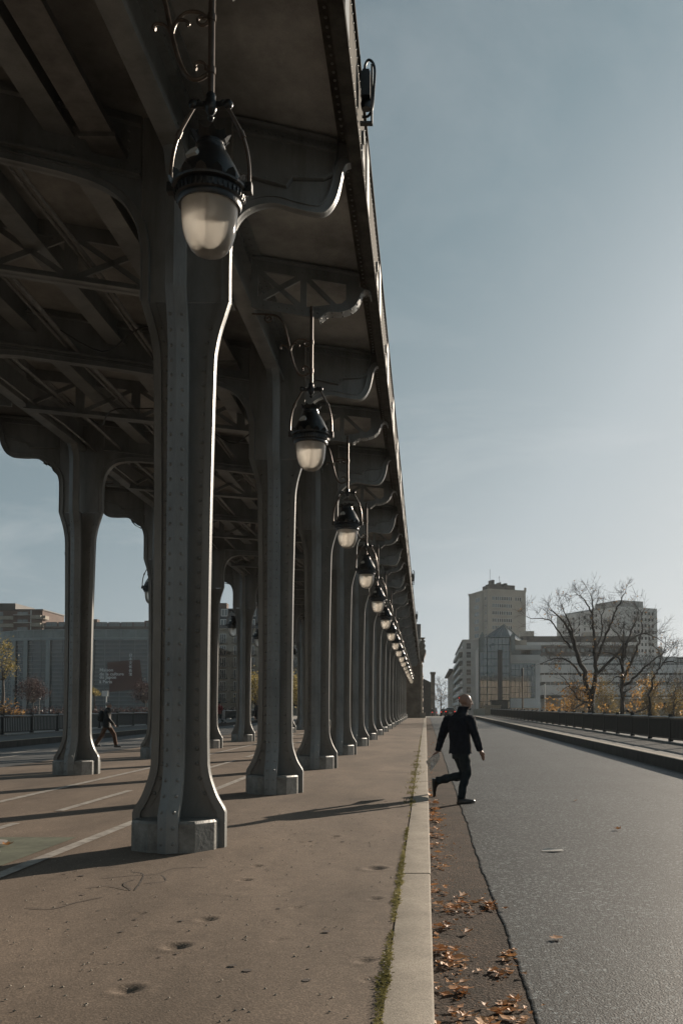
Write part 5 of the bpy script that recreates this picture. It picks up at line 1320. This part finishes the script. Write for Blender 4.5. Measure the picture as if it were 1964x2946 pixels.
# ---------------------------------------------------------------- leaf litter, moss, small things on the ground
rnd = random.Random(77)
def leaf(mb, x, y, z, s, lift=.35):
    a = rnd.uniform(0, 2*PI); tl = rnd.uniform(-.5, .5)*lift*2; n = 7
    if rnd.random() < .72:
        wd = rnd.uniform(.18, .34); lob = [(0,-.6)] + [(wd*math.sin(PI*(k+1)/6.0)*rnd.uniform(.8,1.15), -.5 + 1.0*(k+1)/6.5) for k in range(5)] + [(0,.6)] + [(-wd*math.sin(PI*(5-k)/6.0)*rnd.uniform(.8,1.15), -.5 + 1.0*(5-k)/6.5) for k in range(5)]
    else: lob = [(0,-.55),(.22,-.30),(.50,-.12),(.26,.02),(.34,.38),(.08,.30),(0,.62),(-.08,.30),(-.34,.38),(-.26,.02),(-.50,-.12),(-.22,-.30)]
    cu = rnd.uniform(.1, .9); ax_ = Vector((math.cos(a), math.sin(a), 0)); ay = Vector((-math.sin(a), math.cos(a), 0)); vs = [(x, y, z + .006)]
    fold = rnd.uniform(-.2, .8)
    for u, v in lob:
        w = s*(abs(u)*fold + cu*v*v*.7 + max(0, u*tl))
        p = Vector((x, y, z + .007)) + ax_*u*s + ay*v*s + Vector((0,0,max(w, -.002))); vs.append(p)
    mb.add(vs, [(0, i+1, (i+1) % 12 + 1) for i in range(12)])
mb = MB()
heaps = [(4.6,.25,.20,26),(4.3,.16,.15,30),(4.9,.30,.25,22),(5.3,.13,.10,16),(5.0,.42,.08,16),(5.75,.20,.10,20),(5.6,.46,.07,14),(6.1,.12,.08,24),(6.7,.14,.1,22),(7.3,.20,.14,28),(7.6,.34,.12,18),(8.0,.12,.07,14),(9.2,.12,.07,14),(9.8,.2,.13,14),(10.6,.13,.09,12),(11.4,.14,.1,18),(12.0,.12,.08,12),(12.9,.12,.10,26),(13.5,.14,.10,22),(14.3,.12,.08,18),(15.2,.12,.09,18),(16.3,.12,.08,14),(17.4,.12,.1,12),(4.45,.36,.12,14),(6.0,.52,.05,9),(7.45,.5,.06,16)]
for yy, xx, sp_, n in heaps:
    for _ in range(int(n*1.15)):
        x = min(max(rnd.gauss(xx, sp_*.6), .055), .60); y = rnd.gauss(yy, .11); lim = x - .06
        leaf(mb, x, y, gz(y) - .146 + (.012 if x > .53 else 0) + rnd.uniform(0, .035)*(1 - min(lim*3, 1)), rnd.choice((.03, .04, .05, .05, .06, .075, .10))*rnd.uniform(.8, 1.2))
for i in range(170):
    y = rnd.uniform(4, 60)**1.0; x = .06 + abs(rnd.gauss(0, .10)); leaf(mb, min(x, .5), y, gz(y) - .146, rnd.uniform(.02, .06))
for i in range(420):
    y = rnd.uniform(4, 14); x = .06 + abs(rnd.gauss(0, .2)); leaf(mb, min(x, .52), y, gz(y) - .147, rnd.uniform(.006, .02))
tag(mb.build('leaf_litter', M['leaf_fallen'], None, 0), 'brown and orange fallen leaves drifted along the gutter', 'leaves', None, 'stuff')
for px, py, lab in ((1655, 2305, 'single curled leaf on the asphalt, level with the walking man'), (1776, 2388, 'small red leaf on the asphalt'), (1600, 2702, 'dark dry leaf lying on the coarse asphalt near the viewer')):
    p = on_floor(px, py, -.135); mb = MB(); leaf(mb, 0, 0, 0, .10); l_ = mb.build('fallen_leaf', M['leaf_fallen'], None, 0); l_.location = p; tag(l_, lab, 'leaf', 'single leaves on the road', 'thing')
p = on_floor(22, 2434, .01); mb = MB(); leaf(mb, 0, 0, 0, .12); l_ = mb.build('fallen_leaf', M['leaf_fallen'], None, 0); l_.location = p; tag(l_, 'rust leaf lying on the green bicycle lane patch', 'leaf', None, 'thing')
p = on_floor(1590, 2449, -.134); mb = MB(); mb.add([(-.11,-.02,0),(.02,-.045,.012),(.12,.01,.004),(.10,.045,.01),(-.05,.05,.022),(-.12,.03,.005)], [(0,1,2,3,4,5)]); l_ = mb.build('paper_scrap', M['paperscrap'], None, 0); l_.location = p; tag(l_, 'torn white paper scrap on the asphalt', 'litter', None, 'thing')
mb = MB()
y = 3.6
while y < 45:
    dens = MN.noise((y*.9, 3, 0)) + MN.noise((y*4, 8, 0))*.7 + (.45 if y < 9 else 0)
    if dens > -.1:
        for _ in range(int(40*(1 if y < 12 else .5)*(dens+.3))):
            x = XKI - .010 + rnd.gauss(0, .007 + .008*max(dens, 0)); s = rnd.uniform(.006, .014 + .010*max(dens, 0)); yy = y + rnd.uniform(0, .06)
            c = Vector((x, yy, gz(yy) + rnd.uniform(.0, .012))); a = rnd.uniform(0, 2*PI)
            d = Vector((math.cos(a), math.sin(a), rnd.uniform(.05, .5))).normalized(); e = d.orthogonal().normalized()*.3
            mb.add([c - e*s, c + e*s, c + d*s + e*s*.5, c + d*s*1.3], [(0,1,2,3)])
    y += .05
tag(mb.build('moss', M['moss'], None, 0), 'strip of moss and weeds in the joint behind the kerb', 'moss', None, 'stuff')
mb = MB()
for yy in (17.5, 18.3, 19.5, 20.2, 21.6, 22.6, 24.0, 15.4, 16.3, 13.9, 26.5, 29):
    for _ in range(26):
        x = XKI - .02 + rnd.gauss(0, .05); y = yy + rnd.gauss(0, .10); c = Vector((x, y, gz(y))); d = Vector((rnd.gauss(0,.6), rnd.gauss(0,.6), 1)).normalized(); s = rnd.uniform(.03, .09); e = d.orthogonal().normalized()*.12*s
        mb.add([c - e, c + e, c + d*s], [(0,1,2)])
tag(mb.build('weeds', M['moss'], None, 0), 'small grass tufts sprouting along the kerb joint', 'weeds', None, 'stuff')

SCR = [[(200,2040),(250,2035),(300,2045),(285,2030),(310,2020)],[(235,2018),(300,2012),(360,2008),(400,1995),(476,1992)],[(310,2045),(330,2010),(300,2003)],[(60,2085),(120,2088),(180,2072),(240,2060)],[(330,2030),(380,2024),(370,2010)]]
mb = MB()
for pts in SCR:
    V = smooth_pts([on_floor(a*1.2526, b*1.2526, .004) for a, b in pts], 6)
    for a, b in zip(V, V[1:]):
        d = (b - a).normalized(); e = Vector((d.y, -d.x, 0))*.006; mb.add([a-e, a+e, b+e, b-e], [(0,1,2,3)])
tag(mb.build('scratch_marks', M['scratch'], None, 0), kind='structure')
mb = MB()
for i in range(1500):
    y = 4 + 10*rnd.random()**1.4; x = rnd.uniform(-3.4, -.25); s = rnd.choice((.002, .003, .003, .005, .009)); c = Vector((x, y, gz(y) + .003)); n_ = rnd.choice((4, 5, 6)); a0 = rnd.random()*6
    mb.add([c + Vector((s*math.cos(a0+2*PI*k/n_)*rnd.uniform(.6,1.3), s*math.sin(a0+2*PI*k/n_)*rnd.uniform(.6,1.3), 0)) for k in range(n_)] + [c + Vector((0,0,s*.7))], [(k, (k+1) % n_, n_) for k in range(n_)])
tag(mb.build('grit', M['kerb'], None, 0), 'fine pale grit scattered over the brown walkway', 'grit', None, 'stuff')
mb = MB()
for i in range(70):
    y = 4 + 16*rnd.random()**1.3; x = rnd.uniform(-3.4, -.3); s = rnd.uniform(.010, .030); c = Vector((x, y, gz(y) + .005)); a0 = rnd.random()*6
    mb.add([c + Vector((s*math.cos(a0+2*PI*k/9)*rnd.uniform(.7,1.2), s*math.sin(a0+2*PI*k/9)*rnd.uniform(.7,1.2), 0)) for k in range(9)], [tuple(range(9))])
tag(mb.build('gum_spots', M['scratch'], None, 0), 'dark trodden gum spots on the brown walkway', 'gum', None, 'stuff')
# ---------------------------------------------------------------- light, sky, camera
AZ, EL = R(36), R(17.5)
sd = bpy.data.lights.new('sun', 'SUN'); sd.energy = 5.0; sd.angle = R(.53); sd.color = (1.0, .86, .70)
so = bpy.data.objects.new('sun', sd); COL.objects.link(so)
sv = Vector((math.sin(AZ)*math.cos(EL), math.cos(AZ)*math.cos(EL), math.sin(EL)))
so.rotation_euler = sv.to_track_quat('Z', 'Y').to_euler()
w = bpy.data.worlds.new('World'); SC.world = w; w.use_nodes = True
N = w.node_tree.nodes; L = w.node_tree.links
sky = N.new('ShaderNodeTexSky'); sky.sky_type = 'NISHITA'; sky.sun_disc = False
sky.sun_elevation = EL; sky.sun_rotation = AZ; sky.air_density = 1.0; sky.dust_density = 1.6; sky.ozone_density = 1.2; sky.altitude = 50
bw = N.new('ShaderNodeRGBToBW'); L.new(sky.outputs['Color'], bw.inputs[0])
pw = N.new('ShaderNodeMath'); pw.operation = 'POWER'; pw.inputs[1].default_value = .5; L.new(bw.outputs[0], pw.inputs[0])
ml = N.new('ShaderNodeMath'); ml.operation = 'MULTIPLY'; ml.inputs[1].default_value = .21; L.new(pw.outputs[0], ml.inputs[0])
hs = N.new('ShaderNodeValToRGB'); e = hs.color_ramp.elements
e[0].position = .0; e[0].color = (.05, .09, .10, 1); e[1].position = 1; e[1].color = (.70, .72, .72, 1)
for q_, c_ in ((.28, (.130, .182, .214, 1)), (.42, (.228, .298, .334, 1)), (.62, (.46, .515, .545, 1))): x_ = e.new(q_); x_.color = c_
L.new(ml.outputs[0], hs.inputs['Fac'])
# thin drifting clouds, mapped on the sky by direction
tc = N.new('ShaderNodeTexCoord'); sx = N.new('ShaderNodeSeparateXYZ'); L.new(tc.outputs['Generated'], sx.inputs[0])
ad = N.new('ShaderNodeMath'); ad.operation = 'ADD'; ad.inputs[1].default_value = .12; L.new(sx.outputs['Z'], ad.inputs[0])
dx = N.new('ShaderNodeMath'); dx.operation = 'DIVIDE'; L.new(sx.outputs['X'], dx.inputs[0]); L.new(ad.outputs[0], dx.inputs[1])
dy = N.new('ShaderNodeMath'); dy.operation = 'DIVIDE'; L.new(sx.outputs['Y'], dy.inputs[0]); L.new(ad.outputs[0], dy.inputs[1])
cb = N.new('ShaderNodeCombineXYZ'); L.new(dx.outputs[0], cb.inputs[0]); L.new(dy.outputs[0], cb.inputs[1])
nz = N.new('ShaderNodeTexNoise'); nz.inputs['Scale'].default_value = 1.15; nz.inputs['Detail'].default_value = 9; nz.inputs['Roughness'].default_value = .6; nz.inputs['Distortion'].default_value = .5
L.new(cb.outputs[0], nz.inputs['Vector'])
cr = N.new('ShaderNodeValToRGB'); cr.color_ramp.elements[0].position = .50; cr.color_ramp.elements[1].position = .76
L.new(nz.outputs['Fac'], cr.inputs['Fac'])
sc_ = N.new('ShaderNodeMath'); sc_.operation = 'MULTIPLY'; sc_.inputs[1].default_value = .30; L.new(cr.outputs['Color'], sc_.inputs[0])
mx = N.new('ShaderNodeMix'); mx.data_type = 'RGBA'; L.new(sc_.outputs[0], mx.inputs['Factor'])
L.new(hs.outputs['Color'], mx.inputs['A']); mx.inputs['B'].default_value = (.66, .68, .69, 1)
vm = N.new('ShaderNodeVectorMath'); vm.operation = 'SCALE'; vm.inputs['Scale'].default_value = 10; L.new(mx.outputs['Result'], vm.inputs[0])
L.new(vm.outputs[0], N['Background'].inputs['Color']); N['Background'].inputs['Strength'].default_value = .074
hz = bpy.data.materials.new('haze'); hz.use_nodes = True; hn = hz.node_tree; hn.nodes.remove(hn.nodes['Principled BSDF'])
pv = hn.nodes.new('ShaderNodeVolumePrincipled'); pv.inputs['Color'].default_value = (.90, .95, .97, 1); pv.inputs['Density'].default_value = .00013; pv.inputs['Anisotropy'].default_value = .3
hn.links.new(pv.outputs[0], hn.nodes['Material Output'].inputs['Volume'])
mb = MB(); mb.box(-700, 700, -260, 1500, -10.5, 70); tag(mb.build('haze', hz, None, 0), kind='stuff')
cd = bpy.data.cameras.new('camera'); co = bpy.data.objects.new('camera', cd); COL.objects.link(co); SC.camera = co
co.location = (0, 0, EYE); co.rotation_euler = (PI/2 + TH, 0, 0)
cd.sensor_fit = 'HORIZONTAL'; cd.sensor_width = 36; cd.lens = 36*F/1964
cd.shift_x = -(CX - 982)/1964; cd.shift_y = (PY0 - 1473)/1964
cd.clip_start = .05; cd.clip_end = 6000
SC.view_settings.view_transform = 'Standard'; SC.view_settings.look = 'None'; SC.view_settings.gamma = 1; SC.view_settings.exposure = .5
SC.cycles.max_bounces = 8; SC.cycles.transparent_max_bounces = 12; SC.cycles.use_denoising = True
